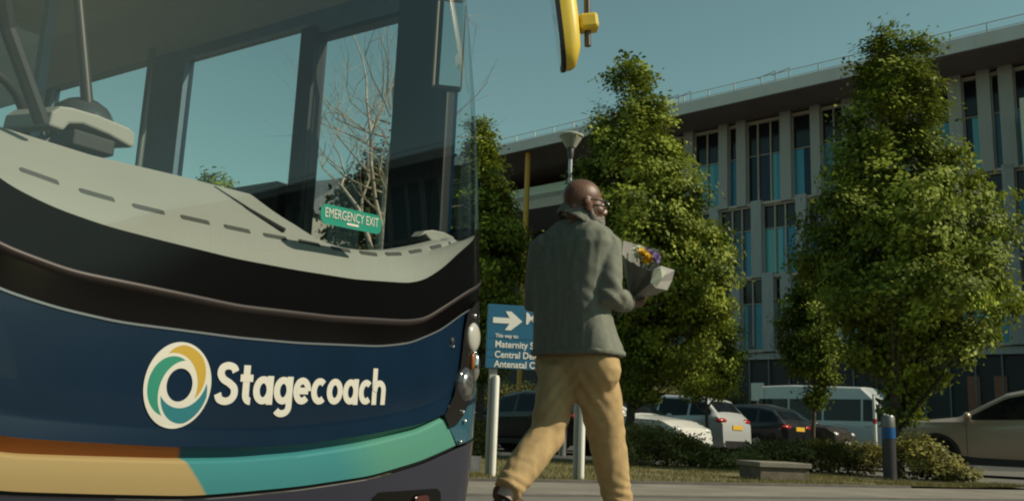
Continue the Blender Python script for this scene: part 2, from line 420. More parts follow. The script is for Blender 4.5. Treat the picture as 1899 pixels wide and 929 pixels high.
# low far hedge / bank
def foliage_cloud(pts, spread, per, size, seed, mt, name, parent=None, flat=.6, tone_bias=0, up=.5, centre=None):
    rg = np.random.default_rng(seed); pts = np.array(pts); m_ = len(pts)
    c = np.repeat(pts, per, 0) + rg.normal(0, 1, (m_*per, 3))*spread*np.array([1, 1, flat])
    out = np.repeat(pts, per, 0)
    cn = np.array(centre) if centre is not None else pts.mean(0)
    od = out-cn; od[:, 2] *= .4; od /= np.linalg.norm(od, axis=1, keepdims=True)+1e-6
    nor = np.repeat(rg.normal(0, .45, (m_, 3)), per, 0) + rg.normal(0, .25, (m_*per, 3)) + np.array([0, 0, up]) + od*.9
    dv = rg.normal(0, .6, (m_*per, 3)) + od*.6 + np.array([0, 0, .25])
    ct = np.repeat(rg.normal(0, .26, m_), per)
    tone = np.clip(.45 + ct + rg.normal(0, .09, m_*per) + tone_bias, 0, 1)
    s_ = rg.uniform(.7, 1.25, m_*per)*size
    return leaf_mesh(name, c, nor, dv, s_, s_*rg.uniform(.5, .72, m_*per), tone, mt, parent)

def tree(name, label, base, prof, Y, n_clump, per, leaf, spread, seed, mt=None, group=None, trunk=.07, depth=1.0, tone=0, gap=-.10, cat='tree', trunk_top=.9, n_limb=26):
    """prof: rows (photo y, left x, right x) of the crown outline, turned into metres at depth Y"""
    rg = np.random.default_rng(seed); root = empty(name, base, 0, label, cat, group)
    rows = []
    for (y, xl, xr) in prof:
        L = at(xl, y, Y); Rr = at(xr, y, Y); rows.append((L.z, (L.x+Rr.x)/2-base[0], abs(Rr.x-L.x)/2))
    rows.sort(); zs = np.array([r[0] for r in rows]); cx = np.array([r[1] for r in rows]); rr = np.array([r[2] for r in rows])
    zz = np.linspace(zs[0], zs[-1], 200); pr = np.interp(zz, zs, rr)**1.5 + .02; pr /= pr.sum()
    pts = []
    so_ = seed*7.3
    while len(pts) < n_clump:
        z = rg.choice(zz, p=pr) + rg.normal(0, .03); r0 = np.interp(z, zs, rr); c0 = np.interp(z, zs, cx)
        a = rg.uniform(0, 2*math.pi); q = rg.uniform(.12, 1)**.5
        k = .93 + .32*noise.noise((math.cos(a)*1.3+so_, math.sin(a)*1.3, z*1.5)) + .30*noise.noise((math.cos(a)*3+so_, math.sin(a)*3, z*4))
        r = r0*q*min(k, 1.12)
        p = (c0 + r*math.cos(a), r*math.sin(a)*depth, z)
        if noise.noise((p[0]*2.1+so_, p[1]*2.1, p[2]*2.6)) < gap and q > .3: continue
        pts.append(p)
    fo = foliage_cloud(pts, spread, per, leaf, seed+1, mt or M['leaf'], 'crown', root, tone_bias=tone, centre=(cx.mean(), 0, zs.mean()))
    tb = MB(); h = zs[0]+(zs[-1]-zs[0])*trunk_top
    path = []; rad = []
    for t in np.linspace(0, 1, 14):
        z = h*t; c0 = np.interp(z, zs, cx) if z > zs[0] else cx[0]*z/max(zs[0], .1)
        path.append((c0*min(1, t*1.3)+.03*noise.noise((t*4, seed, 0)), .03*noise.noise((t*4, seed, 5)), z)); rad.append(trunk*(1-.85*t)*(1.35 if t == 0 else 1))
    tb.tube(path, rad, 9)
    for i in range(n_limb):
        p = pts[rg.integers(len(pts))]; z0 = max(zs[0]*.75, p[2]-rg.uniform(.35, 1.0)*(abs(p[0])+abs(p[1])+.3))
        t0 = min(z0/h, .97); s0 = Vector(path[int(t0*13)]); s0.z = z0; e = Vector(p)
        mid_ = s0.lerp(e, .5) + Vector((0, 0, -.06))
        r0 = trunk*(1-.85*t0)*.45
        tb.tube([s0, mid_, e], [r0, r0*.6, r0*.2], 5)
    tb.build('trunk', M['bark'], root, smooth=60)
    return root

G_ST = 'young street trees along the verge'
t1 = at(888, 800, 17.5)
tree('street_tree', 'leafy upright green tree just past the edge of the bus', (t1.x, 17.5, 0),
     [(222, 872, 896), (250, 868, 912), (290, 858, 922), (340, 842, 940), (380, 830, 962), (430, 822, 974), (500, 815, 972), (560, 820, 966), (640, 840, 950), (700, 860, 930)], 17.5, 880, 52, .088, .115, 21, group=G_ST, trunk=.08)
t2 = at(1168, 800, 16.4)
tree('street_tree', 'tall conical green tree rising behind the man and his bouquet', (t2.x, 16.4, 0),
     [(108, 1172, 1186), (130, 1140, 1205), (165, 1112, 1222), (200, 1098, 1236), (240, 1088, 1250), (290, 1078, 1268), (340, 1066, 1296), (390, 1060, 1320), (440, 1062, 1348), (500, 1068, 1372), (560, 1078, 1366), (620, 1092, 1336), (680, 1112, 1300), (735, 1145, 1230)], 16.4, 1520, 52, .088, .115, 34, group=G_ST, trunk=.09, n_limb=34)
t3 = ground_at(1664, 886)
tree('street_tree', 'large full green tree directly behind the blue banded bollard', (t3.x, t3.y, 0),
     [(52, 1640, 1682), (75, 1612, 1715), (110, 1588, 1728), (150, 1572, 1726), (200, 1562, 1736), (260, 1556, 1756), (300, 1545, 1782), (345, 1524, 1806), (385, 1510, 1848), (430, 1500, 1866), (490, 1500, 1872), (550, 1510, 1876), (600, 1530, 1866), (650, 1565, 1815), (690, 1600, 1765), (730, 1622, 1706), (775, 1645, 1692)], t3.y, 1400, 52, .080, .115, 55, group=G_ST, trunk=.085, gap=-.03, n_limb=40)
t4 = at(1508, 800, 21)
tree('street_tree', 'small slim dark green tree in front of the white minibus', (t4.x, 21, 0),
     [(495, 1484, 1502), (540, 1462, 1530), (600, 1442, 1556), (650, 1446, 1560), (700, 1474, 1546), (755, 1502, 1530)], 21, 620, 36, .08, .11, 61, group=G_ST, trunk=.05, tone=-.15)
t5 = at(1312, 800, 21.5)
tree('street_tree', 'small sunlit bushy tree above the roof of the white crossover', (t5.x, 21.5, 0),
     [(585, 1330, 1358), (620, 1290, 1374), (660, 1258, 1376), (700, 1254, 1372), (738, 1272, 1345)], 21.5, 380, 34, .08, .11, 72, group=G_ST, trunk=.05, tone=.1)

# hedge and bushes
def hedge(name, label, prof, Y, depth, n, per, leaf, spread, seed, mt, cat='hedge', tone=0):
    rg = np.random.default_rng(seed)
    xs = [at(x, y, Y).x for x, y in prof]; zs = [at(x, y, Y).z for x, y in prof]
    ox = sum(xs)/len(xs); root = empty(name, (ox, Y, 0), 0, label, cat)
    pts = []
    while len(pts) < n:
        x = rg.uniform(xs[0], xs[-1]); h = np.interp(x, xs, zs)*(1+.12*noise.noise((x*2.2, seed, 0)))
        y = rg.uniform(-depth/2, depth/2)*1.0; z = h*rg.uniform(0.02, 1)**.7
        z *= 1-.35*abs(y/(depth/2))**3
        if abs(y) < depth*.22 and z < h*.7: continue
        pts.append((x-ox, y, z))
    foliage_cloud(pts, spread, per, leaf, seed, mt, 'foliage', root, centre=(0, 0, 0), up=.7, tone_bias=tone)
    st = MB()
    for k in range(max(6, int((xs[-1]-xs[0])*9))):
        x = rg.uniform(xs[0], xs[-1]); h = np.interp(x, xs, zs)*.8; y = rg.uniform(-.3, .3)*depth
        st.tube([(x-ox, y, 0), (x-ox+rg.normal(0, .06), y+rg.normal(0, .05), h*.55), (x-ox+rg.normal(0, .12), y+rg.normal(0, .1), h)], [.012, .009, .003], 5)
    st.build('stems', M['bark'], root)
    return root
hedge('hedge', 'loose low hedge running between the lawn and the parked cars', [(1150, 802), (1170, 788), (1205, 790), (1240, 797), (1285, 814), (1310, 836), (1335, 845), (1360, 844), (1385, 834), (1430, 820), (1480, 820), (1530, 820), (1575, 824), (1615, 824), (1645, 834)], 14.6, 1.5, 1150, 24, .055, .075, 81, M['leaf_b'])
hedge('bush', 'bright low bush sprawling to the right of the bollard', [(1668, 812), (1690, 806), (1712, 820), (1735, 838), (1760, 852), (1785, 868)], 13.2, 1.0, 190, 26, .06, .07, 84, M['leaf_b'], 'bush', .04)
hedge('shrub', 'small rounded shrub at the foot of the bus corner', [(868, 800), (884, 775), (898, 790), (910, 830)], 15.2, .8, 80, 24, .06, .07, 86, M['leaf_b'], 'shrub')
hedge('clipped_hedge', 'long olive hedge far back behind the car park', [(860, 716), (940, 712), (1010, 713), (1100, 714), (1200, 714), (1280, 716), (1380, 728)], 37, 1.4, 900, 26, .13, .14, 88, leafmat('olive_leaf', (.13, .13, .04), (.22, .21, .075), .2), 'hedge', .1)

# trees seen through the bus windows
def bare_tree(name, label, base, h, seed):
    rg = random.Random(seed); root = empty(name, base, 0, label, 'tree'); tb = MB(); tw = MB()
    def grow(p, d, ln, r, lev):
        pts = [p]; q = p.copy(); dd = d.copy(); k = 4 if lev < 3 else 3
        for i in range(k):
            wv_ = .035 if lev == 0 else (.16 if lev < 2 else .27)
            dd = (dd + Vector((rg.gauss(0, wv_), rg.gauss(0, wv_), rg.gauss(.05, .10)))).normalized(); q = q + dd*ln/k; pts.append(q.copy())
        rad = [r*(1-.5*i/k) for i in range(k+1)]
        (tb if lev < 2 else tw).tube(pts, rad, 7 if lev < 2 else 4, caps=False)
        if lev >= 6 or r < .0065: return
        nb_ = 3 if lev < 2 else rg.choice((3, 3, 4))
        for i in range(nb_):
            j = k if i == 0 else rg.randint(max(1, k-2), k)
            side = Vector((rg.gauss(0, 1), rg.gauss(0, 1), rg.gauss(.25, .5))).normalized()
            grow(pts[j], (dd*.85+side*rg.uniform(.35, .65)*(1 if lev < 3 else 1.5)+Vector((0, 0, .18))).normalized(), ln*(.66 if lev < 1 else 1)*rg.uniform(.62, .86), rad[j]*(.85 if i == 0 else rg.uniform(.5, .75)), lev+1)
    grow(Vector((0, 0, 0)), Vector((0, 0, 1)), h*.52, .115, 0)
    for z in np.linspace(h*.42, h*.62, 16):
        a = rg.uniform(0, 6.28); grow(Vector((0, 0, z)), Vector((math.cos(a), math.sin(a), .35)).normalized(), h*.12, .022, 4)
    tb.build('trunk', M['bark_pale'], root, smooth=60); tw.build('twigs', M['bark_pale'], root)
    return root
p = at(684, 800, 15); bare_tree('bare_tree', 'pale leafless tree seen through the glass of the bus door', (p.x, 15, 0), 9.3, 14)
p = at(700, 800, 18)
tree('evergreen_shrub', 'dark evergreen clump behind the bare tree seen through the bus door', (p.x, 18, 0), [(270, 715, 740), (300, 670, 775), (340, 632, 790), (390, 600, 800), (440, 592, 800), (500, 590, 800), (600, 595, 790), (760, 610, 780)], 18, 900, 30, .12, .13, 93, M['leaf_d'], trunk=.1, cat='shrub')
p = at(405, 800, 34)
tree('distant_tree', 'pale olive treetop far off just above the bus dashboard', (p.x, 34, 0), [(318, 390, 412), (335, 365, 432), (380, 340, 460), (450, 330, 470), (600, 350, 450)], 34, 240, 26, .18, .2, 97, M['leaf'], trunk=.15)
p = at(470, 800, 42)
hs = empty('distant_house', (p.x, 42, 0), R(-25), 'far house with a grey pitched roof seen through the bus', 'house')
q = MB(); q.b2((-4, -3, 0), (4, 3, 9.2)); q.build('wall', mat('house_render', (.3, .27, .23), .9, var=.1), hs)
q = MB(); q.add([(-4.2, -3.3, 9.2), (4.2, -3.3, 9.2), (4.2, 3.3, 9.2), (-4.2, 3.3, 9.2), (-4.2, 0, 11.4), (4.2, 0, 11.4)], [(0, 1, 5, 4), (2, 3, 4, 5), (0, 4, 3), (1, 2, 5), (3, 2, 1, 0)]); q.build('roof', mat('slate_roof', (.12, .13, .14), .8, var=.2, scale=5), hs)

# ------------------------------------------------------------------ street furniture
# direction sign
S0, S1 = ground_at(908, 884), ground_at(1072, 889)
sdv = Vector((S1.x-S0.x, S1.y-S0.y, 0)); sl = sdv.length; ang = math.atan2(sdv.y, sdv.x)
M['signblue'] = mat('sign_blue', (.018, .115, .21), .4, var=.05, scale=3)
sg = empty('direction_sign', (S0.x, S0.y, 0), ang, 'blue hospital direction sign with white arrow on two pale posts', 'sign')
ppm = FPX/S0.y
def sz(y): return CAM_H + (797.5-1.5-y)/ppm*1.0
zb, zt = at(897, 682, S0.y).z, at(899, 564, S0.y).z
bw0, bw1 = -.095, sl+.10
q = MB(); q.b2((bw0, -.03, zb), (bw1, .0, zt))
q.build('board', M['signblue'], sg, bevel=.004)
for k in (zb+.30*(zt-zb)*.98, zb+.17*(zt-zb), zb+.47*(zt-zb)):
    g = MB(); g.b2((bw0+.003, -.0325, k-.0025), (bw1-.003, -.0303, k+.0025)); g.build('groove', mat('sign_seam', (.012, .08, .15), .5), sg)
M['postgrey'] = mat('post_grey', (.36, .35, .325), .5, var=.08, scale=6)
for xx in (0, sl):
    q = MB(); q.b2((xx-.045, .003, -.05), (xx+.035, .053, zt-.03)); po = q.build('post', M['postgrey'], sg, bevel=.004)
    q = MB(); q.tube([(xx+.02, -.02, -.05), (xx+.02, -.02, zb-.1), (xx+.02, -.02, zb-.07)], [.034, .034, .024], 14); q.build('post_sleeve', M['white'], po, smooth=50)
H = zt-zb
M['signwhite'] = mat('sign_white', (.74, .72, .66), .5)
def sign_text(body, x, z, cap, bold=.012):
    V, Fs = text_mesh(body, bold); s_ = cap/.73
    b_ = MB(); b_.add([(x+v[0]*s_*.92, -.0345, z+v[1]*s_) for v in V], Fs); return b_.build('lettering', M['signwhite'], sg)
sign_text('Maternity', .385+bw0, zt-.205*H-.052, .125)
sign_text('This way to:', .085+bw0, zt-.515*H, .038, .02)
sign_text('Maternity Services', .085+bw0, zt-.67*H, .068, .018)
sign_text('Central Delivery Suite', .085+bw0, zt-.83*H, .068, .018)
sign_text('Antenatal Clinic', .085+bw0, zt-.985*H+.005, .068, .018)
ax, az, aw = bw0+.055, zt-.25*H, .30
arrow = [(0, .028), (.17, .028), (.125, .095), (.185, .095), (aw, .0), (.185, -.095), (.125, -.095), (.17, -.028), (0, -.028)]
q = MB(); q.prism([(ax+u, az+v_) for u, v_ in arrow], lambda u, v_: (u, -.0302, v_), lambda u, v_: (u, -.0345, v_)); q.build('arrow', M['signwhite'], sg)

# bollard
B0 = ground_at(1651, 890); bo = empty('bollard', (B0.x, B0.y, 0), 0, 'dark round bollard with blue band and pale top on the verge', 'bollard')
hb = at(1651, 770, B0.y).z; rb = .088
q = MB(); q.lathe([(rb, -.05), (rb, hb*.64)], n=28); q.build('shaft', mat('bollard_dark', (.055, .055, .06), .4, metal=.3, var=.15), bo, smooth=40)
q = MB(); q.lathe([(rb+.004, hb*.641), (rb+.004, hb*.81)], n=28); q.build('band', mat('blue_band', (.012, .09, .26), .35), bo, smooth=40)
q = MB(); q.lathe([(rb+.002, hb*.811), (rb+.002, hb*.97), (rb*.85, hb), (0.001, hb+.004)], n=28); q.build('cap', mat('bollard_top', (.17, .17, .16), .4, metal=.4, var=.1), bo, smooth=40)

# stone block
K0 = ground_at(1411, 892); K1 = ground_at(1500, 895)
dv = Vector((K1.x-K0.x, K1.y-K0.y)); aw = dv.length; an = math.atan2(dv.y, dv.x)
ck = empty('utility_chamber', (K0.x, K0.y, 0), an, 'low concrete block with flat slab lid sitting on the lawn', 'concrete block')
q = MB(); q.prism([(0, 0), (aw, 0), (aw, .62), (0, .62)], lambda x, y: (x, y, -.05), lambda x, y: (x, y, .155)); q.build('base', mat('rough_concrete', (.14, .115, .09), .9, var=.3, scale=7, bump=.5), ck)
q = MB(); q.prism([(-.025, -.025), (aw+.03, -.025), (aw+.03, .66), (-.025, .66)], lambda x, y: (x, y, .157), lambda x, y: (x, y, .215)); q.build('lid', mat('concrete_lid', (.20, .18, .15), .85, var=.15, scale=5, bump=.3), ck, bevel=.008)

# street lamp
L0 = at(1058, 300, 18.5); lz = at(1058, 252, 18.5).z
lp = empty('street_lamp', (L0.x, 18.5, 0), 0, 'street lamp with conical glass head rising behind the bald man', 'street lamp')
q = MB(); q.lathe([(.075, 0), (.075, 1.0), (.05, 1.02), (.042, lz-.5)], n=14); q.build('pole', M['steel'], lp, smooth=40)
q = MB(); q.lathe([(.045, lz-.52), (.06, lz-.45), (.07, lz-.28), (.05, lz-.24)], n=16); q.build('neck', mat('lamp_neck', (.05, .05, .05), .5), lp, smooth=40)
q = MB(); q.lathe([(.095, lz-.27), (.245, lz-.02), (.24, lz-.018), (.09, lz-.268)], n=28); q.build('diffuser', mat('lamp_glass', (.42, .41, .36), .25), lp, smooth=50)
q = MB(); q.lathe([(.256, lz-.03), (.262, lz+.005), (.2, lz+.04), (.001, lz+.055)], n=28); q.build('lid', mat('lamp_lid', (.45, .44, .40), .4), lp, smooth=50)
for a in range(3):
    q = MB(); aa = a*2.1+.4; q.tube([(.07*math.cos(aa), .07*math.sin(aa), lz-.3), (.25*math.cos(aa), .25*math.sin(aa), lz-.02)], .008, 6); q.build('stay', M['steel'], lp)
# cctv
C0 = at(932, 368, 18.9)
cc = empty('security_camera', (C0.x, 18.9, 0), 0, 'white security camera peeping from the tree beside the bus', 'camera')
q = MB(); Mx = Matrix.Rotation(R(9), 3, 'Y'); q.box((0, 0, C0.z), (.26, .12, .10), 0, Mx); q.build('housing', M['white'], cc, bevel=.01)
q = MB(); q.tube([(-.3, .1, 0), (-.3, .1, C0.z-.05), (-.1, .02, C0.z-.05)], .035, 8); q.build('pole', M['plinth'], cc)
q = MB(); q.tube([(.13, 0, C0.z-.02), (.155, 0, C0.z-.024)], .035, 12); q.build('lens', M['black'], cc)
# thin marker post by the van
W0 = at(1622, 770, 24)
mp_ = empty('marker_post', (W0.x, 24, 0), 0, 'thin white post standing beside the front of the minibus', 'post')
q = MB(); q.tube([(0, 0, 0), (0, 0, 1.3), (-.02, 0, 1.75)], [.045, .045, .03], 10); q.build('shaft', M['white'], mp_, smooth=40)
q = MB(); q.lathe([(.05, 1.0), (.05, 1.12)], n=12); q.build('band', mat('red_band', (.35, .03, .03), .5), mp_)

# ------------------------------------------------------------------ cars
M['tyre'] = mat('tyre', (.015, .015, .015), .85); M['rim'] = mat('alloy', (.35, .35, .35), .35, metal=.8)
M['carglass'] = mat('car_glass', (.008, .010, .013), .08, spec=.3)
M['redlamp'] = mat('tail_lens', (.35, .02, .012), .2, coat=.5); M['lamp'] = mat('head_lens', (.62, .62, .6), .12, coat=.6)
M['plate_y'] = mat('yellow_plate', (.62, .38, .03), .5); M['plate_w'] = mat('white_plate', (.7, .7, .68), .5)
M['trim'] = mat('black_trim', (.014, .014, .015), .45)
def paint(name, c, metal=.25, rough=.32): return mat(name, c, rough, metal=metal, coat=.6, var=.03, scale=1.5)
PROF = {
 'suv': dict(L=4.5, W=1.84, top=[(2.25, .55), (2.2, .82), (1.95, .98), (1.05, 1.08), (.25, 1.52), (-.3, 1.64), (-1.2, 1.61), (-1.72, 1.53), (-2.12, 1.10), (-2.24, .92), (-2.26, .5)], belt=(.93, 1.07), bot=.26, wr=.345, ax=(1.4, -1.28), pil=[-.35, -1.30]),
 'hatch': dict(L=4.1, W=1.76, top=[(2.05, .5), (2.0, .7), (1.7, .86), (.95, .96), (.15, 1.36), (-.4, 1.45), (-1.2, 1.42), (-1.6, 1.33), (-1.95, .98), (-2.04, .85), (-2.05, .45)], belt=(.82, .95), bot=.22, wr=.31, ax=(1.3, -1.2), pil=[-.3, -1.2]),
 'van': dict(L=5.7, W=2.02, top=[(2.85, .6), (2.82, .95), (2.55, 1.12), (2.05, 1.28), (1.35, 2.05), (.95, 2.42), (-1.5, 2.5), (-2.7, 2.47), (-2.8, 2.3), (-2.84, 1.2), (-2.85, .5)], belt=(1.22, 1.22), bot=.3, wr=.34, ax=(1.95, -1.6), pil=[1.0, -.35, -1.6]),
}
def car(name, label, cat, kind, px, y_, Y, head, body, two=None, side_only=None, door_seam=True, lit_window=False, group='cars in the hospital car park', scale=1.0):
    K = PROF[kind]; P0 = at(px, y_, Y)
    root = empty(name, (P0.x, Y, -.03), math.atan2(head[1], head[0]), label, cat, group); root.scale = (scale,)*3
    L, W = K['L'], K['W']; tx = [t[0] for t in K['top']][::-1]; tz = [t[1] for t in K['top']][::-1]
    zt_ = lambda x: float(np.interp(x, tx, tz)); zbt = lambda x: float(np.interp(x, [-L/2, L/2], K['belt'][::-1]))
    def wb(x): return W/2*(1-.16*abs(2*x/L)**6-.02*abs(2*x/L))
    roofw = .80 if kind != 'van' else .90
    def sect(x):
        z = zt_(x); bl = min(zbt(x), z-.05); w_ = wb(x)
        g_ = min(1, max(0, (z-bl)/.5)); wr_ = w_*(.90*(1-g_)+roofw*g_)
        bo_ = K['bot']+.12*max(0, abs(2*x/L)-.8)*5*.4
        return [(0, z), (.55*wr_, z-.008), (.9*wr_, z-.03), (wr_, z-.03-.05*g_), (w_*.985, bl), (w_, bl-.10), (w_*1.0, (bl+bo_)/2), (w_*.975, bo_+.1), (w_*.9, bo_), (0, bo_)]
    b_ = MB(); xs = sorted(set(list(np.linspace(-L/2-.005, L/2, 44))+[t for t in tx]))
    rings = []
    for x in xs:
        s_ = sect(x); rings.append([(x, y, z) for y, z in s_] + [(x, -y, z) for y, z in s_[-2:0:-1]])
    b_.loft(rings); b_.build('body', body, root, smooth=32)
    def sidey(x, z):
        s_ = sect(x); (yr, zr), (yb, zb_) = s_[3], s_[4]
        return float(np.interp(z, [zb_, zr], [yb, yr])) if zr > zb_ else yb
    bounds = [-L/2]+[v for p in sorted(K['pil']) for v in (p-.035, p+.035)]+[L/2]
    for sgn in (1, -1):
        for a, c in zip(bounds[::2], bounds[1::2]):
            xx = [x for x in np.linspace(a, c, 26) if zt_(x)-.13 > zbt(x)+.09]
            if len(xx) < 3 or xx[-1]-xx[0] < .2: continue
            g_ = MB()
            topf = (lambda x: zt_(x)-.12) if kind != 'van' else (lambda x: min(zt_(x)-.12, 1.98))
            def fn(x, v): 
                z = zbt(x)+.035 + v*(topf(x)-zbt(x)-.035); return (x, sgn*(sidey(x, z)+.006), z)
            g_.grid(fn, xx, [0, .33, .66, 1]); g_.build('side_window', M['carglass'], root)
    def strip(nm, x0, x1, mt, k=.86, off=.008):
        g_ = MB(); xx = np.linspace(x0, x1, 8)
        def fn(x, v):
            s_ = sect(x); wmax = s_[3][0]*k; y = v*wmax
            z = float(np.interp(abs(y), [s_[0][0], s_[1][0], s_[2][0], s_[3][0]], [s_[0][1], s_[1][1], s_[2][1], s_[3][1]]))
            sl_ = (zt_(x+.02)-zt_(x-.02))/.04; nn = Vector((-sl_, 0, 1)).normalized()
            return (x+nn.x*off, y, z+nn.z*off)
        g_.grid(fn, xx, np.linspace(-1, 1, 9)); return g_.build(nm, mt, root)
    T = K['top']
    if kind == 'van': strip('windscreen', 2.0, 1.38, M['carglass']); 
    else:
        strip('windscreen', T[3][0]-.06, T[4][0]+.04, M['carglass']); strip('rear_window', T[7][0]-.06, T[8][0]+.09, M['carglass'])
    for ax_ in K['ax']:
        for sgn in (1, -1):
            r_ = K['wr']; yw = sgn*(wb(ax_)*.985)
            wq = MB(); My = Matrix.Rotation(R(90), 3, 'X')
            wq.lathe([(r_*1.16, -.03), (r_*1.16, .008)], (ax_, yw, r_+.02), 28, My); wq.build('wheel_arch', M['trim'], root)
            wq = MB(); wq.lathe([(r_*.6, -.1), (r_*.97, -.1), (r_, -.07), (r_, .07), (r_*.95, .1), (r_*.6, .1)], (ax_, yw-sgn*.07, r_+.03), 28, My); ty = wq.build('wheel', M['tyre'], root, smooth=40)
            wq = MB(); rm = .035
            wq.lathe([(.05, -.01), (r_*.62, -.01), (r_*.64, .012), (r_*.55, .012), (.05, .018)], (ax_, yw+sgn*.035, r_+.03), 24, My)
            for k in range(5):
                a = k*1.2566; wq.box((ax_+math.cos(a)*r_*.33, yw+sgn*.045, r_+.03+math.sin(a)*r_*.33), (r_*.5, .015, .05), 0, Matrix.Rotation(-a, 3, 'Y'))
            wq.build('rim', M['rim'], ty)
    for sgn in (1, -1):
        # lamps
        g_ = MB(); zl = T[1][1]-.06; xl = L/2*.955; g_.ell((xl-.03, sgn*wb(xl)*.78, zl), (.12, .17, .07)); g_.build('headlight', M['lamp'], root, smooth=60)
        if kind == 'van': xr, zr_, rs = -L/2+.02, 1.25, (.05, .07, .26)
        else: xr, zr_, rs = -L/2*.955+.02, T[8][1]-.14, (.12, .22, .075)
        g_ = MB(); g_.ell((xr, sgn*wb(xr)*.80, zr_), rs); g_.build('tail_light', M['redlamp'], root, smooth=60)
        # mirrors
        xm = T[3][0]-.18 if kind != 'van' else 1.75
        g_ = MB(); zm_ = zbt(xm)+.10 if kind != 'van' else 1.55
        g_.ell((xm, sgn*(wb(xm)+.10), zm_), (.07, .10, .07 if kind != 'van' else .16)); g_.box((xm, sgn*(wb(xm)+.0), zm_-.05), (.05, .12, .03)); g_.build('wing_mirror', body, root, smooth=60)
        if door_seam:
            g_ = MB()
            for xd in (T[3][0]-.15, K['pil'][-1] if kind == 'van' else K['pil'][0], K['ax'][1]+.38):
                for z0, z1 in ((K['bot']+.14, .6), (.6, zbt(xd)-.02)):
                    g_.add([(xd-.004, sgn*(np.interp((z0), [K['bot'], .6, 1], [wb(xd)*.985, wb(xd)+.0, wb(xd)])+.004), z0), (xd+.004, sgn*(np.interp((z0), [K['bot'], .6, 1], [wb(xd)*.985, wb(xd), wb(xd)])+.004), z0), (xd+.004, sgn*(wb(xd)+.004), z1), (xd-.004, sgn*(wb(xd)+.004), z1)], [(0, 1, 2, 3)])
            g_.build('door_seam', M['trim'], root)
            g_ = MB()
            for xd in (K['pil'][0]+.22, K['ax'][1]+.62): g_.box((xd, sgn*(wb(xd)+.012), zbt(xd)-.13), (.2, .03, .03))
            g_.build('door_handle', body if two is None else M['trim'], root)
    g_ = MB(); g_.b2((L/2-.02, -.26, .44), (L/2+.012, .26, .55)); g_.build('front_plate', M['plate_w'], root)
    zr_ = .80 if kind != 'van' else .9
    xr = float(np.interp(zr_, [tz[0], tz[1], tz[2]], [tx[0], tx[1], tx[2]]))
    g_ = MB(); g_.b2((xr-.025, -.26, zr_-.055), (xr+.02, .26, zr_+.055)); g_.build('rear_plate', M['plate_y'], root)
    g_ = MB(); g_.b2((-L/2-.012, -W*.36, K['bot']+.02), (-L/2+.1, W*.36, K['bot']+.2)); g_.build('bumper_trim', M['trim'], root); g_ = MB(); g_.b2((L/2-.1, -W*.34, K['bot']+.02), (L/2+.004, W*.34, K['bot']+.16)); g_.build('bumper_trim', M['trim'], root)
    if kind != 'van':
        g_ = MB()
        for sgn in (1, -1): g_.b2((-L*.36, sgn*W/2*.955-.012, K['bot']-.02), (L*.33, sgn*W/2*.955+.012, K['bot']+.12))
        g_.build('sill_trim', M['trim'], root)
    return root
HL = (-.745, .667); HR = (.745, -.667)
car('parked_car', 'white crossover car seen from behind with yellow number plate', 'car', 'suv', 1230, 800, 25.0, HL, paint('pearl_white', (.47, .48, .48), .3), scale=.97)
car('parked_car', 'white car with only its sloping bonnet showing beside the crossover', 'car', 'hatch', 1146, 800, 21.6, HR, paint('plain_white', (.66, .65, .61), .05))
car('parked_car', 'small black hatchback with red tail light right of the white crossover', 'car', 'hatch', 1357, 800, 28.0, HL, paint('black_paint', (.013, .014, .017)), scale=1.05)
car('parked_car', 'dark brown crossover facing forward with bright headlights before the minibus', 'car', 'suv', 1440, 800, 29.5, HR, paint('brown_black', (.055, .046, .040)))
car('minibus', 'white minibus with dark windows parked by the dark wall', 'minibus', 'van', 1566, 800, 32.5, HR, paint('van_white', (.46, .49, .49), .05), group='vans in the hospital car park')
car('parked_car', 'champagne coloured car at the right edge with its bonnet facing left', 'car', 'suv', 1902, 800, 16.2, (-.86, .51), paint('champagne', (.36, .29, .225), .35), scale=.96)
car('parked_car', 'black hatchback glimpsed between the sign post and the walking man', 'car', 'hatch', 978, 800, 22.5, HL, paint('gloss_black', (.010, .010, .011)))
car('parked_car', 'silver car whose roof shows behind the black hatchback', 'car', 'hatch', 1012, 800, 26.5, HL, paint('silver', (.38, .38, .37), .6))

# ------------------------------------------------------------------ the bus
# local: x forward (towards the viewer's right), y to the bus's own left (kerb side), z up; origin under the middle of the front
BUS = empty('bus', (-.64711918, 2.87740176, 0), math.atan2(-.54463904, .83867057), 'dark navy single deck bus filling the left, with white lettering and orange to teal stripe', 'bus')
HW, HWO, RC = 1.27, 1.42, .30
def wplan(u):
    a = abs(u); w_ = -.06*u*u
    hw = HW if u > 0 else HWO
    if a > hw-RC:
        t = min((a-(hw-RC))/RC, 1); w_ -= RC*(1-math.sqrt(max(0, 1-t*t)))
    return w_
def rake(z):
    r = 0
    if z > .95: r -= .03*(z-.95)+.05*(z-.95)**2
    if z < .5: r -= .18*(.5-z)**2
    return r
def SX(u, z): return wplan(u)+rake(z)
US = sorted(set([round(float(v), 4) for v in np.linspace(-1.12, .97, 106)] + [round(s*(h_-.30+.30*math.sin(R(a))), 4) for s, h_ in ((-1, HWO), (1, HW)) for a in range(3, 91, 3)]))
def curve(tab, sm=.05):
    xs = np.linspace(-1.6, 1.6, 1281); ys = np.interp(xs, [t[0] for t in tab], [t[1] for t in tab])
    k = np.exp(-.5*(np.arange(-80, 81)*.0025/sm)**2); k /= k.sum(); pad = np.pad(ys, 80, 'edge'); ys = np.convolve(pad, k, 'valid')
    return lambda u: float(np.interp(u, xs, ys))
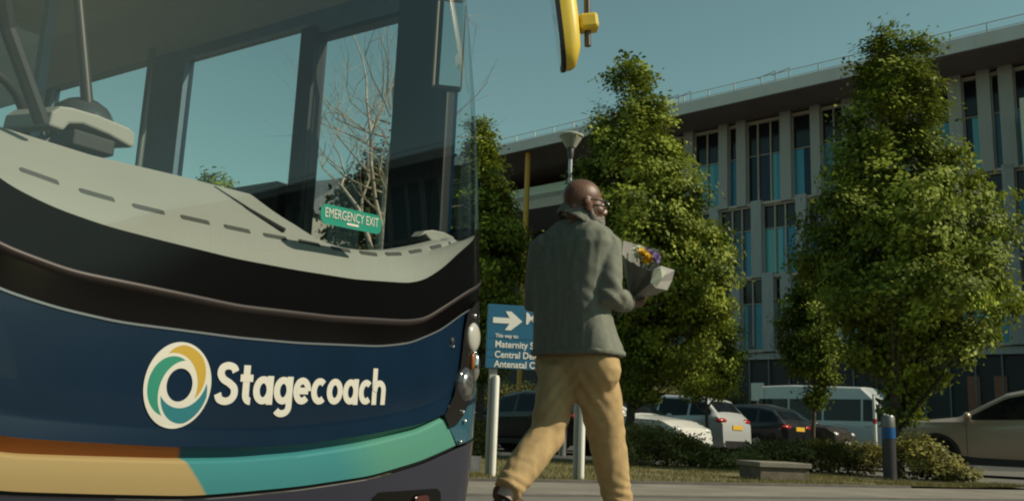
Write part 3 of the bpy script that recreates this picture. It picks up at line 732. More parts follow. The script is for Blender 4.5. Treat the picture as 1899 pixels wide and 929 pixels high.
Z_dash = curve([(-1.42, 1.25), (-1.1, 1.09), (-.959, .981), (-.829, .944), (-.687, .925), (-.531, .918), (-.279, .911), (-.041, .917), (.228, .931), (.534, .967), (.638, .998), (.791, 1.083), (.916, 1.169), (1.03, 1.24), (1.27, 1.36)], .035)
Z_crease = curve([(-1.42, 1.02), (-1.1, .90), (-.939, .832), (-.77, .798), (-.582, .791), (-.264, .778), (.117, .794), (.515, .829), (.629, .851), (.934, 1.002), (1.27, 1.14)], .035)
Z_blue = curve([(-1.42, .90), (-1.1, .79), (-.923, .722), (-.781, .696), (-.625, .681), (-.253, .680), (-.014, .688), (.377, .716), (.554, .745), (.754, .815), (.933, .909), (1.27, 1.03)], .035)
Z_st = curve([(-1.42, .50), (-1.0, .39), (-.87, .353), (-.665, .347), (-.405, .341), (-.208, .343), (.028, .358), (.305, .388), (.651, .445), (.80, .497), (1.27, .60)], .04)
Z_l1 = curve([(-1.42, .52), (-1.0, .42), (-.876, .389), (-.671, .38), (-.427, .371), (-.2, .372), (.04, .387), (.305, .414), (.651, .462), (.80, .502), (1.27, .604)], .04)
Z_sb = curve([(-1.42, .38), (-1.0, .29), (-.855, .267), (-.621, .254), (-.353, .241), (-.19, .246), (.046, .256), (.379, .281), (.671, .328), (.923, .388), (1.27, .45)], .04)
def patch(name, zlo, zhi, off, mt, us=US, nv=5, vs=None, parent=BUS, smooth=35):
    b_ = MB(); vs = vs or list(np.linspace(0, 1, nv))
    def fn(u, v):
        z = zlo(u)+(zhi(u)-zlo(u))*v; o_ = off(v) if callable(off) else off
        x0 = SX(u, z); k = max(.05, 1-max(0, abs(u)-(.97 if u > 0 else 1.12))/.3)
        return (x0+o_*k, u+math.copysign(o_*(1-k), u), z)
    b_.grid(fn, us, vs); return b_.build(name, mt, parent, smooth=smooth)
c_ = lambda z: (lambda u: z)
M['navy'] = mat('navy_paint', (.0040, .0150, .034), .26, coat=.10, spec=.28, var=.12, scale=3, detail=8)
M['navy2'] = mat('bumper_paint', (.020, .022, .038), .35, coat=.4, var=.1, scale=1.5)
M['band'] = mat('black_gloss', (.0035, .003, .003), .14, coat=.0, spec=.3, var=.15, scale=2)
M['ridge'] = mat('ridge_highlight', (.035, .026, .025), .4, spec=.4)  # brownish crease highlight put into the ridge colour
M['silver'] = mat('silver_trim', (.26, .29, .31), .3, metal=.6)
def zoned(name, zones, rough=.38):
    """paint split along the bus width (local y) by a slanting edge: zones = [(edge, colour), ...]"""
    m_ = bpy.data.materials.new(name); m_.use_nodes = True; n = m_.node_tree; p = n.nodes['Principled BSDF']
    p.inputs['Roughness'].default_value = rough; p.inputs['Coat Weight'].default_value = .0; p.inputs['Specular IOR Level'].default_value = .3
    tc = n.nodes.new('ShaderNodeTexCoord'); sp = n.nodes.new('ShaderNodeSeparateXYZ'); n.links.new(tc.outputs['Object'], sp.inputs[0])
    # edge moves to the right lower down
    ma = n.nodes.new('ShaderNodeMath'); ma.operation = 'MULTIPLY'; ma.inputs[1].default_value = .9
    n.links.new(sp.outputs['Z'], ma.inputs[0]); ad = n.nodes.new('ShaderNodeMath'); ad.operation = 'ADD'
    n.links.new(sp.outputs['Y'], ad.inputs[0]); n.links.new(ma.outputs[0], ad.inputs[1])
    mr = n.nodes.new('ShaderNodeMapRange'); mr.inputs['From Min'].default_value = -1.3; mr.inputs['From Max'].default_value = 1.9
    n.links.new(ad.outputs[0], mr.inputs[0]); r = n.nodes.new('ShaderNodeValToRGB'); n.links.new(mr.outputs[0], r.inputs[0])
    el = r.color_ramp.elements; f = lambda e: (e+1.3)/3.2
    el[0].position = 0; el[0].color = (*zones[0][1], 1); el[1].position = f(zones[0][0]); el[1].color = (*zones[0][1], 1)
    for i, (e, c) in enumerate(zones[1:]):
        pe = zones[i][0]; k = el.new(f(pe)+.0015 if i == 0 else f(pe)+.04); k.color = (*c, 1)
        if i+2 < len(zones): k2 = el.new(f(e)-.04); k2.color = (*c, 1)
    n.links.new(r.outputs[0], p.inputs['Base Color']); return m_
M['stripe'] = zoned('stripe_paint', [(-.085, (.32, .235, .105)), (.62, (.040, .19, .205)), (9, (.075, .235, .18))])
M['ledge'] = zoned('ledge_shade', [(-.085, (.28, .08, .010)), (.62, (.006, .045, .07)), (9, (.01, .10, .075))])  # darker stripe colours put the overhang's shade into the ledge
patch('lower_bumper', c_(.10), lambda u: Z_sb(u)-.012, lambda v: .01*v, M['navy2'], nv=6)
patch('shut_line', lambda u: Z_sb(u)-.0119, lambda u: Z_sb(u)-.0001, -.006, M['black'], nv=2)
patch('stripe', Z_sb, Z_st, lambda v: .004-.024*max(0, (v-.86)/.14)**2+.003*math.sin(math.pi*v), M['stripe'], nv=24)
patch('stripe_ledge', Z_st, Z_l1, lambda v: -.019+.031*v, M['ledge'], nv=4)
patch('front_panel', lambda u: Z_l1(u)+.0004, Z_blue, lambda v: .012-.012*min(1, v*6)+.006*math.sin(math.pi*v), M['navy'], vs=[0, .03, .07, .1, .135, .1667, .2, .25, .32, .4, .47, .55, .62, .7, .77, .85, .92, 1])
patch('panel_trim', lambda u: Z_blue(u)+.0004, lambda u: Z_blue(u)+.0065, .003, M['silver'], nv=2)
patch('lower_band', lambda u: Z_blue(u)+.007, lambda u: Z_crease(u)-.022, lambda v: .0+.006*v, M['band'], nv=5)
patch('band_ridge', lambda u: Z_crease(u)-.0218, Z_crease, lambda v: .006+.011*math.sin(math.pi*v/1.3), M['ridge'], nv=6)
patch('upper_band', lambda u: Z_crease(u)+.0002, Z_dash, lambda v: .008*(1-v), M['band'], nv=4)
M['wglass'] = glass('windscreen_glass', (.88, .93, .92), .075); M['sglass'] = glass('side_glass', (.86, .92, .91), .05)
patch('windscreen', lambda u: Z_dash(u)+.0002, c_(2.70), 0, M['wglass'], nv=24)
patch('destination_header', c_(2.7003), c_(3.02), 0, M['band'], nv=4)

# emblem
def onface(u, z, off=.004):
    return (SX(u, z)+off, u, z)
def onpanel(u, z, off):
    v = (z-Z_l1(u))/(Z_blue(u)-Z_l1(u)); return onface(u, z, off+.012-.012*min(1, v*6)+.006*math.sin(math.pi*v))
em = bpy.data.materials.new('emblem'); em.use_nodes = True; n = em.node_tree; p = n.nodes['Principled BSDF']
p.inputs['Roughness'].default_value = .35; uvn = n.nodes.new('ShaderNodeUVMap'); uvn.uv_map = 'UVMap'
def nd(t, **k):
    x = n.nodes.new(t)
    for a, v in k.items(): setattr(x, a, v)
    return x
def inside(c, r):
    d = nd('ShaderNodeVectorMath', operation='DISTANCE'); n.links.new(uvn.outputs[0], d.inputs[0]); d.inputs[1].default_value = (c[0], c[1], 0)
    l = nd('ShaderNodeMath', operation='LESS_THAN'); n.links.new(d.outputs['Value'], l.inputs[0]); l.inputs[1].default_value = r; return l.outputs[0]
def AND(a, b_): x = nd('ShaderNodeMath', operation='MULTIPLY'); n.links.new(a, x.inputs[0]); n.links.new(b_, x.inputs[1]); return x.outputs[0]
def NOT(a): x = nd('ShaderNodeMath', operation='SUBTRACT'); x.inputs[0].default_value = 1; n.links.new(a, x.inputs[1]); return x.outputs[0]
# circles live in a 0..1 square around the disc: (x+1)/2
q_ = lambda x, y: ((x+1)/2, (y+1)/2)
cy_, cg_, cb_ = (.11, .235), (-.20, -.03), (.20, -.20); rr_ = .695; wl = .075
ring = NOT(inside(q_(.03, 0), .49/2)); outer = inside(q_(0, 0), .935/2)
reg = {}
for key, c, other in (('y', cy_, cg_), ('g', cg_, cb_), ('b', cb_, cy_)):
    reg[key] = AND(AND(AND(inside(q_(*c), rr_/2), NOT(inside(q_(*other), (rr_+wl)/2))), ring), outer)
prev = None
cur = (.54, .52, .46, 1)
for key, col in (('y', (.42, .27, .035, 1)), ('g', (.022, .20, .135, 1)), ('b', (.02, .145, .175, 1))):
    mx = nd('ShaderNodeMix', data_type='RGBA'); n.links.new(reg[key], mx.inputs[0])
    if prev is None: mx.inputs[6].default_value = cur
    else: n.links.new(prev, mx.inputs[6])
    mx.inputs[7].default_value = col; prev = mx.outputs[2]
n.links.new(prev, p.inputs['Base Color'])
ec, eu, ez = (-.437, .536), .104, .116
me = bpy.data.meshes.new('emblem'); NA = 96; radii = np.linspace(0, 1, 12); vs_ = []; uv_ = []; fs_ = []
for k in range(12):
    for a in range(NA):
        t = 2*math.pi*a/NA; hole = Vector((.03+.385*math.cos(t), .385*math.sin(t))); out_ = Vector((math.cos(t), math.sin(t)))
        pnt = hole.lerp(out_, radii[k]); uv_.append(((pnt.x+1)/2, (pnt.y+1)/2)); vs_.append(onpanel(ec[0]+pnt.x*eu, ec[1]+pnt.y*ez+pnt.x*eu*.06, .0032))
for k in range(11):
    for a in range(NA): a2 = (a+1) % NA; fs_.append((k*NA+a, (k+1)*NA+a, (k+1)*NA+a2, k*NA+a2))
me.from_pydata(vs_, [], fs_); ul = me.uv_layers.new(name='UVMap')
for lp_ in me.loops: ul.data[lp_.index].uv = uv_[lp_.vertex_index]
me.materials.append(em); o = bpy.data.objects.new('emblem', me); COL.objects.link(o); o.parent = BUS
# lettering on the curved panel
M['letter'] = mat('white_vinyl', (.54, .52, .46), .45, spec=.3)
def face_text(body, u0, u1, z0, slope, cap, bold, mt, off, name='lettering', parent=BUS, space=1.0):
    V, Fs = text_mesh(body, bold, res=6, space=space); x0 = min(v[0] for v in V); x1 = max(v[0] for v in V); b_ = MB()
    sx = (u1-u0)/(x1-x0); sy = cap/(.74+2*bold)
    b_.add([onface(u0+(v[0]-x0)*sx, z0+(v[1]+bold)*sy+slope*(v[0]-x0)*sx, off) for v in V], Fs)
    return b_.build(name, mt, parent)
def arc(cx, cy, rx, ry, a0, a1, k=26): return [(cx+rx*math.cos(R(a0+(a1-a0)*i/k)), cy+ry*math.sin(R(a0+(a1-a0)*i/k))) for i in range(k+1)]
SW = .285; h_ = SW/2
def spl(P_, k=10):
    out = []
    for i in range(len(P_)-1):
        p0, p1, p2, p3 = P_[max(i-1, 0)], P_[i], P_[i+1], P_[min(i+2, len(P_)-1)]
        for j in range(k):
            t = j/k; out.append(tuple(.5*((2*p1[c])+(-p0[c]+p2[c])*t+(2*p0[c]-5*p1[c]+4*p2[c]-p3[c])*t*t+(-p0[c]+3*p1[c]-3*p2[c]+p3[c])*t**3) for c in (0, 1)))
    return out+[P_[-1]]
bowl = lambda: arc(.435, .5, .29, .365, 0, 360, 40)
GL = {'S': (.95, [spl([(.78, 1.10), (.70, 1.24), (.48, 1.30), (.26, 1.22), (.20, 1.02), (.32, .84), (.55, .72), (.75, .56), (.78, .34), (.66, .17), (.44, .11), (.22, .18), (.13, .36)])]),
      't': (.60, [[(.30, 1.34), (.30, .34)]+arc(.50, .34, .20, .225, 180, 275, 10), [(.04, .90), (.57, .90)]]),
      'a': (.90, [bowl(), [(.735, 1.0), (.735, .0)]]), 'g': (.90, [bowl(), [(.735, 1.0), (.735, -.06)]+arc(.435, -.08, .30, .235, 0, -150, 18)]),
      'e': (.87, [arc(.435, .5, .29, .365, 0, 318, 34), [(.16, .5), (.72, .5)]]), 'c': (.80, [arc(.435, .5, .29, .365, 48, 312, 30)]),
      'o': (.87, [bowl()]), 'h': (.88, [[(.16, 1.46), (.16, 0)], [(.16, .55)]+arc(.435, .56, .27, .305, 180, 0, 18)+[(.705, 0)]])}
total = sum(GL[ch][0] for ch in 'Stagecoach'); pen = 0; kx = .742/total; kz = .0845
for ch in 'Stagecoach':
    adv, strokes = GL[ch]; q = MB()
    for si, st in enumerate(strokes):
        n2 = len(st); closed = (st[0][0]-st[-1][0])**2+(st[0][1]-st[-1][1])**2 < 1e-6; Lf, Rt = [], []
        for i, (px_, py_) in enumerate(st):
            if closed: a_, b_ = st[(i-1) % (n2-1)], st[(i+1) % (n2-1)]
            else: a_, b_ = st[max(i-1, 0)], st[min(i+1, n2-1)]
            dx, dy = b_[0]-a_[0], b_[1]-a_[1]; l_ = math.hypot(dx, dy) or 1; nx, ny = -dy/l_, dx/l_
            wv = h_*math.hypot(.98*nx, .86*ny); Lf.append((px_+nx*wv, py_+ny*wv)); Rt.append((px_-nx*wv, py_-ny*wv))
        o_ = .0032+.0003*si
        f_ = lambda p: onpanel(-.320+(pen+p[0])*kx, .489+p[1]*kz+.043*(pen+p[0])*kx, o_)
        q.add([f_(p) for p in Lf+Rt], [(i, i+1, n2+i+1, n2+i) for i in range(n2-1)])
    q.build('letter', M['letter'], BUS); pen += adv
# green sticker on the windscreen
M['green'] = mat('green_vinyl', (.006, .20, .135), .4)
b = MB(); su0, su1, sz0, sh = .040, .348, 1.121, .034
def rr_poly(a0, a1, h, r):
    P_ = []
    for cx_, cz_, s0 in ((a1-r, h-r, 0), (a0+r, h-r, 90), (a0+r, -h+r, 180), (a1-r, -h+r, 270)):
        for k in range(0, 91, 15): P_.append((cx_+r*math.cos(R(s0+k)), cz_+r*math.sin(R(s0+k))))
    return P_
pl = rr_poly(su0, su1, sh, .026)
b.prism(pl, lambda u, z: onface(u, sz0+z+(u-su0)*.075, .002), lambda u, z: onface(u, sz0+z+(u-su0)*.075, .0045)); st_ = b.build('exit_sticker', M['green'], BUS)
face_text('EMERGENCY EXIT', su0+.02, su1-.018, sz0-.008, .075, .034, .0, M['letter'], .006, parent=st_)
b = MB(); b.prism(rr_poly(.165, .225, .004, .003), lambda u, z: onface(u, sz0-.02+z+(u-su0)*.075, .0046), lambda u, z: onface(u, sz0-.02+z+(u-su0)*.075, .0055)); b.build('fine_print', M['letter'], st_)

# corner lamp clusters, both sides (the kerb side one is seen edge on)
M['cluster'] = mat('cluster_black', (.014, .012, .011), .25, coat=.5)
M['wing'] = mat('blue_wing', (.022, .085, .125), .25, coat=.7)
M['amber'] = mat('amber_lens', (.28, .09, .02), .3)
def side_curve(tab): return lambda u: float(np.interp(u if u > 0 else -u-.15, [t[0] for t in tab], [t[1] for t in tab]))
for s in (1, -1):
    uu = sorted(s*(v+(.15 if s < 0 else 0)) for v in [.80, .82, .84, .86, .88, .90, .92, .94, .96, .98, 1.0, 1.02, 1.04, 1.06])
    ue = sorted(s*(v+(.15 if s < 0 else 0)) for v in [.80, .83, .86, .89, .92, .95, .98, 1.02, 1.06, 1.10, 1.14, 1.18, 1.22, 1.25, 1.27])
    patch('corner_wing', side_curve([(.80, .494), (.92, .386), (1.27, .455)]), side_curve([(.80, .498), (.86, .55), (1.0, .80), (1.08, .92), (1.27, .98)]), .010, M['wing'], us=ue, nv=6)
    cl = patch('lamp_cluster', side_curve([(.80, .494), (.84, .452), (.89, .462), (.95, .51), (1.0, .58), (1.06, .72)]), side_curve([(.80, .499), (.86, .575), (.90, .69), (.93, .905), (1.0, .955), (1.06, .98)]), .016, M['cluster'], us=uu, nv=6)
    def lampat(u, z, rt, rn, rz, mt, name, push=.012):
        u = u if u > 0 else u-.15
        x0 = SX(u, z); e = .01; d = (SX(u+e, z)-SX(u-e, z))/(2*e); nrm = Vector((1, -d, 0)).normalized(); tg = Vector((d, 1, 0)).normalized()
        Mx = Matrix(((nrm.x, tg.x, 0), (nrm.y, tg.y, 0), (0, 0, 1))); cpt = Vector((x0, u, z))+nrm*push
        q = MB(); q.ell(cpt, (rn, rt, rz), Mx, 28, 18); return q.build(name, mt, cl, smooth=60)
    lampat(s*.996, .817, .055, .022, .060, M['white'] if False else mat('lamp_white', (.40, .39, .35), .25, coat=.3), 'position_lamp')
    lampat(s*.957, .625, .070, .010, .080, mat('bezel', (.10, .10, .10), .25, metal=.8), 'lamp_bezel', .008)
    lampat(s*.952, .625, .074, .030, .072, mat('lamp_bowl', (.03, .03, .032), .1, coat=.8), 'headlight', .004)
    lampat(s*.945, .625, .045, .020, .050, mat('reflector', (.25, .25, .25), .2, metal=.8, var=.7, scale=40), 'reflector', .020)
    lampat(s*.985, .718, .012, .010, .034, M['amber'], 'indicator_lamp', .02)
    lampat(s*1.03, .70, .02, .02, .055, M['chrome'], 'chrome_edge', .014)
    for (u_, z_) in ((.99, .905), (.93, .515), (.95, .48), (.925, .40), (1.0, .755)):
        lampat(s*u_, z_, .008, .008, .008, M['chrome'], 'bolt', .018)
    lampat(s*.843, .785, .014, .008, .016, M['black'], 'washer_jet', .004); lampat(s*.843, .764, .008, .010, .006, M['chrome'], 'bolt', .006); lampat(s*.835, .532, .006, .006, .006, M['chrome'], 'bolt', .010)
# fog lamp slot low in the bumper
for s in (1, -1):
    q = MB(); pl = rr_poly(s*.62-.22, s*.62+.22, .06, .045)
    q.prism(pl, lambda u, z: onface(u, .165+z, .0), lambda u, z: onface(u, .165+z, .009)); fg = q.build('fog_recess', M['band'], BUS)
    q = MB(); q.prism(rr_poly(s*.70-.05, s*.70+.05, .04, .03), lambda u, z: onface(u, .165+z, .0095), lambda u, z: onface(u, .165+z, .016)); q.build('fog_lamp', mat('red_reflector', (.06, .014, .012), .2, coat=.3), fg)

# body shell behind the front
XB = -10.6; xc = wplan(HW)
WINS_N = [(-.70, -1.31, .42, 2.49, 'door'), (-1.38, -2.40, 1.55, 2.56, 'w'), (-2.70, -3.82, 1.5, 2.62, 'w'), (-3.98, -5.3, 1.5, 2.62, 'w'), (-5.45, -6.8, 1.5, 2.62, 'w'), (-6.95, -8.3, 1.5, 2.62, 'w'), (-8.45, -9.9, 1.5, 2.62, 'w')]
WINS_O = [(-.62, -1.6, 1.30, 2.5, 'w'), (-1.75, -3.2, 1.45, 2.6, 'w'), (-3.35, -4.8, 1.45, 2.6, 'w'), (-4.95, -6.4, 1.45, 2.6, 'w'), (-6.55, -8.0, 1.45, 2.6, 'w'), (-8.15, -9.8, 1.45, 2.6, 'w')]
M['inner'] = mat('interior_lining', (.14, .22, .285), .6, var=.1)
M['pillar'] = mat('dark_pillar', (.009, .009, .010), .5)
for s, wins in ((1, WINS_N), (-1, WINS_O)):
    o_, i_ = MB(), MB(); ys = 1.27 if s > 0 else 1.42; y0, y1, y2 = s*ys, s*(ys-.032), s*(ys-.065)
    x = xc
    segs = []
    for (a, c, z0, z1, k) in wins:
        segs.append((x, a, None)); segs.append((a, c, (z0, z1))); x = c
    segs.append((x, XB, None))
    for (a, c, zz) in segs:
        for mb_, ya, yb in ((o_, y0, y1), (i_, s*(ys-.0321), y2)):
            if zz is None: mb_.b2((c, min(ya, yb), .25), (a, max(ya, yb), 3.0))
            else:
                mb_.b2((c, min(ya, yb), .25), (a, max(ya, yb), zz[0])); mb_.b2((c, min(ya, yb), zz[1]), (a, max(ya, yb), 3.0))
    o_.build('side_panel', M['navy'], BUS); 
    i_.build('side_lining', M['inner'] , BUS)
    for (a, c, z0, z1, k) in wins:
        g_ = MB(); yg = s*(ys-.025); g_.add([(c+.002, yg, z0+.002), (a-.002, yg, z0+.002), (a-.002, yg, z1-.002), (c+.002, yg, z1-.002)], [(0, 1, 2, 3)]); wn = g_.build('side_window' if k == 'w' else 'door_glass', M['sglass'], BUS)
        if k == 'door':
            f = MB()
            for (lo, hi) in (((a-.035, z0), (a-.002, z1)), ((c+.002, z0), (c+.025, z1)), ((c+.025, z0), (a-.035, z0+.12)), ((c+.025, z1-.03), (a-.035, z1-.002))):
                f.b2((lo[0], s*1.20, lo[1]), (hi[0], s*1.262, hi[1]))
            f.build('door_frame', M['pillar'], wn)
# dark front pillars, door post and post between door and window
b = MB()
b.b2((-.715, 1.165, .3), (-.36, 1.2045, 2.70)); b.b2((-.40, 1.10, .3), (-.33, 1.164, 2.70)); b.b2((-1.405, 1.175, .3), (-1.30, 1.2045, 2.53)); b.b2((-1.29, 1.14, .6), (-1.255, 1.17, 2.5))
b.build('door_pillar', M['pillar'], BUS, bevel=.01)
b = MB(); b.b2((-2.0, 1.12, .3), (-1.42, 1.2, 1.67)); b.build('door_side_partition', M['pillar'], BUS, bevel=.01)
b = MB(); b.tube([(-2.55, 1.08, .5), (-2.55, 1.08, 2.6)], .02, 10); b.build('stanchion', mat('rail_grey', (.24, .25, .25), .35, metal=.4), BUS, smooth=50)
b = MB(); b.b2((XB, -1.2, .28), (-.12, 1.2, .34)); b.build('floor', mat('bus_floor', (.07, .075, .08), .7, var=.3, scale=30), BUS)
M['ceil'] = mat('ceiling_lining', (.42, .42, .38), .6, var=.05)
b = MB(); b.b2((XB, -1.2, 2.80), (-.35, 1.2, 2.84)); b.prism([(1.2, 2.62), (1.2, 2.7999), (.95, 2.7999)], lambda y, z: (-.6, y, z), lambda y, z: (XB, y, z)); b.prism([(-1.2, 2.62), (-1.2, 2.7999), (-.95, 2.7999)], lambda y, z: (-.6, y, z), lambda y, z: (XB, y, z)); b.build('ceiling', M['ceil'], BUS)
for k, x in enumerate((-2.0, -4.0, -6.0, -8.0)):
    q = MB(); q.b2((x-.6, .62, 2.775), (x+.6, .72, 2.7995)); q.build('light_strip', mat('strip_lens', (.6, .6, .56), .3), BUS)
b = MB(); b.grid(lambda y, t: (0, y, 2.98+.10*math.cos(y/1.27*1.45)) if False else (t, y, 2.985+.12*math.cos(y/1.3*math.pi/2)), np.linspace(-1.42, 1.27, 15), [XB, -.3]); b.b2((XB, -1.42, 2.95), (xc-.2, 1.27, 2.984)); b.build('roof', M['navy'], BUS, smooth=40)
b = MB(); b.b2((XB-.05, -1.42, .25), (XB, 1.27, 3.0)); b.build('rear_panel', M['navy'], BUS)
b = MB(); b.b2((-9.2, -1.2, .35), (-9.1, 1.2, 1.6)); b.b2((XB+.01, -1.2, 1.6), (-10.2, 1.2, 2.8)); b.build('rear_bulkhead', M['inner'], BUS)
for xw in (-2.75, -8.0):
    for s in (1, -1):
        q = MB(); My = Matrix.Rotation(R(90), 3, 'X')
        q.lathe([(.28, -.13), (.46, -.13), (.485, -.08), (.485, .08), (.46, .13), (.28, .13)], (xw, s*1.16, .485), 32, My); ty = q.build('wheel', M['tyre'], BUS, smooth=40)
        q = MB(); q.lathe([(.05, -.02), (.29, -.02), (.29, .02), (.12, .05), (.05, .06)], (xw, s*1.25, .485), 24, My); q.build('rim', M['rim'], ty, smooth=40)
        q = MB(); q.lathe([(.56, -.02), (.56, .004)], (xw, s*1.27, .52), 32, My); q.build('wheel_arch', M['trim'], BUS)
# seats
M['seat'] = mat('seat_moquette', (.03, .045, .075), .9, var=.4, scale=30)
for x in (-3.3, -4.15, -5.0, -5.85, -6.7, -7.55, -8.4):
    for y in (.72, -.72):
        q = MB(); q.box((x, y, .80), (.44, .86, .10)); q.build('seat_cushion', M['seat'], BUS, bevel=.03)
        q = MB(); q.box((x-.24, y, 1.18), (.10, .86, .72), 0, Matrix.Rotation(R(-8), 3, 'Y')); sb = q.build('seat_back', M['seat'], BUS, bevel=.04)
        q = MB(); q.tube([(x-.29, y-.38, 1.5), (x-.30, y-.38, 1.58), (x-.30, y+.38, 1.58), (x-.29, y+.38, 1.5)], .014, 8); q.build('grab_handle', M['ochre'], sb, smooth=50)
# driver's cab
M['cabgrey'] = mat('cab_grey', (.16, .155, .145), .55, var=.1)
q = MB(); q.box((-1.28, -.62, 1.40), (.14, .52, .80), 0, Matrix.Rotation(R(-10), 3, 'Y'), taper=.8); q.box((-1.18, -.62, 1.0), (.5, .52, .14)); q.build('driver_seat', M['cabgrey'], BUS, bevel=.05)
q = MB(); q.box((-1.40, -.62, 1.88), (.10, .30, .22), 0, Matrix.Rotation(R(-10), 3, 'Y')); q.build('headrest', M['cabgrey'], BUS, bevel=.05)
q = MB(); q.b2((-1.75, -1.19, .35), (-1.71, .02, 1.5)); q.b2((-1.75, -.02, 1.5), (-1.71, .02, 2.78)); q.b2((-1.71, -.02, .35), (-.62, .02, 1.12)); q.build('cab_partition', M['inner'], BUS)
q = MB(); q.add([(-1.73, -1.17, 1.5), (-1.73, -.03, 1.5), (-1.73, -.03, 2.7), (-1.73, -1.17, 2.7)], [(0, 1, 2, 3)]); q.build('cab_screen', M['sglass'], BUS)
q = MB(); q.tube([(-.24, -1.0, 1.72), (-.34, -.855, 1.47), (-.345, -.72, 1.24)], .022, 8); q.build('quarter_frame', M['black'], BUS)
q = MB(); q.tube([(-.69, -.50, 2.78), (-.674, -.481, 1.80), (-.63, -.41, 1.37), (-.62, -.40, 1.30)], [.013, .016, .020, .015], 10); q.build('grab_pole', mat('brown_pole', (.035, .026, .022), .4), BUS, smooth=50)
M['dash'] = mat('dash_grey', (.30, .285, .25), .6, var=.03, scale=3)
q = MB()
hood = [(-.60, 1.30), (-.595, 1.345), (-.57, 1.372), (-.53, 1.380), (-.44, 1.383), (-.33, 1.376), (-.306, 1.362), (-.303, 1.318), (-.315, 1.312), (-.40, 1.330), (-.49, 1.338), (-.535, 1.325), (-.55, 1.298)]
q.prism(hood, lambda u, z: (-.53, u, z), lambda u, z: (-.80, u, z+.03)); q.build('instrument_hood', M['dash'], BUS, bevel=.008)
q = MB(); q.ell((-.70, -.40, 1.375), (.12, .105, .105)); q.build('ticket_machine', mat('dark_gloss', (.05, .055, .06), .15, coat=.6), BUS, smooth=60)
q = MB(); q.box((-.52, -.50, 1.262), (.16, .14, .05)); q.build('cash_tray', M['black'], BUS, bevel=.006)
q = MB(); q.prism([(-.64, 1.20), (-.55, 1.30), (-.50, 1.27), (-.50, 1.18)], lambda u, z: (-.56, u, z), lambda u, z: (-.75, u, z)); q.build('instrument_stalk', M['cabgrey'], BUS)
q = MB()
Wst = Matrix.Rotation(R(-62), 3, 'Y')
ringp = [Vector((-.86, -.72, 1.30))+Wst @ Vector((.0+.22*math.cos(2*math.pi*k/28), .22*math.sin(2*math.pi*k/28), 0)) for k in range(29)]
q.tube(ringp, .016, 8); q.tube([ringp[7], ringp[21]], .014, 6); q.build('steering_wheel', M['black'], BUS, smooth=60)
# dashboard
VT = [(-1.2, -.27, 1.13), (-1.0, -.225, 1.085), (-.839, -.196, 1.064), (-.74, -.186, 1.052), (-.674, -.179, 1.045), (-.589, -.173, 1.042), (-.523, -.169, 1.039), (-.364, -.160, 1.040), (-.207, -.156, 1.044), (-.045, -.153, 1.049), (.113, -.155, 1.060), (.302, -.157, 1.067), (.486, -.168, 1.086), (.657, -.182, 1.121), (.789, -.195, 1.16), (.85, -.203, 1.179), (1.025, -.226, 1.237), (1.16, -.30, 1.25)]
vw = lambda u: float(np.interp(u, [t[0] for t in VT], [t[1] for t in VT])); vz = lambda u: float(np.interp(u, [t[0] for t in VT], [t[2] for t in VT]))
TE = [(-1.2, -.50, 1.26), (-.95, -.46, 1.232), (-.781, -.448, 1.228), (-.513, -.426, 1.217), (-.191, -.414, 1.231), (.10, -.414, 1.241), (.20, -.412, 1.20), (.31, -.40, 1.135)]
def dash_pt(u, r):
    z0 = Z_dash(u)-.012; x0 = SX(u, z0)-.022; xv, zv = vw(u), vz(u)
    if u <= .31: xt = float(np.interp(u, [t[0] for t in TE], [t[1] for t in TE])); zt2 = float(np.interp(u, [t[0] for t in TE], [t[2] for t in TE]))
    else:
        k = min(1, (u-.31)/.03); xt = -.40*(1-k)+(xv-.07)*k; zt2 = 1.135*(1-k)+(zv+.012)*k
    P_ = [(x0, z0), (x0*.72+xv*.28, z0*.68+zv*.32), (x0*.4+xv*.6, z0*.32+zv*.68), (xv+.02, zv-.02), (xv, zv), (xv*.5+xt*.5, zv*.45+zt2*.55), (xt, zt2), (xt-.03, zt2-.03), (xt-.04, .5)]
    return (P_[r][0], u, P_[r][1])
b = MB(); du = [v for v in US if abs(v) < 1.14]+[.315, .32, .33, .34]; du = sorted(set(du))
b.grid(dash_pt, du, range(9)); dsh = b.build('dashboard', M['dash'], BUS, smooth=40)
M['slot'] = mat('vent_slot', (.03, .028, .022), .6)
for k in range(13):
    u0 = -.848+.156*k; L_ = .10 if k < 10 else .085
    q = MB(); pl = rr_poly(u0, u0+L_, .0085, .007)
    def vp(u, z, o_):
        x, z2 = vw(u), vz(u); return (x+.004+o_-z*.9*0, u, z2-.012+z)
    q.prism(pl, lambda u, z: vp(u, z, .004+(-z)*.55), lambda u, z: vp(u, z, .011+(-z)*.55)); q.build('vent', M['slot'], dsh)
q = MB(); fin = [(.93, 1.245), (.96, 1.275), (1.02, 1.292), (1.10, 1.298), (1.17, 1.29), (1.19, 1.262), (1.10, 1.245), (1.02, 1.236), (.99, 1.25), (.965, 1.262)]
q.prism(fin, lambda u, z: (-.30, u, z), lambda u, z: (-.36, u, z)); q.build('door_console', M['dash'], BUS, bevel=.01)
q = MB(); q.ell((-.275, 1.10, 1.20), (.06, .075, .07)); q.build('console_end', mat('console_grey', (.27, .27, .25), .5), BUS, smooth=60)
q = MB(); q.tube([(-.17, .045, 1.075), (-.27, -.03, 1.14), (-.40, -.075, 1.22)], [.010, .009, .008], 8); q.build('demister_arm', M['black'], BUS)
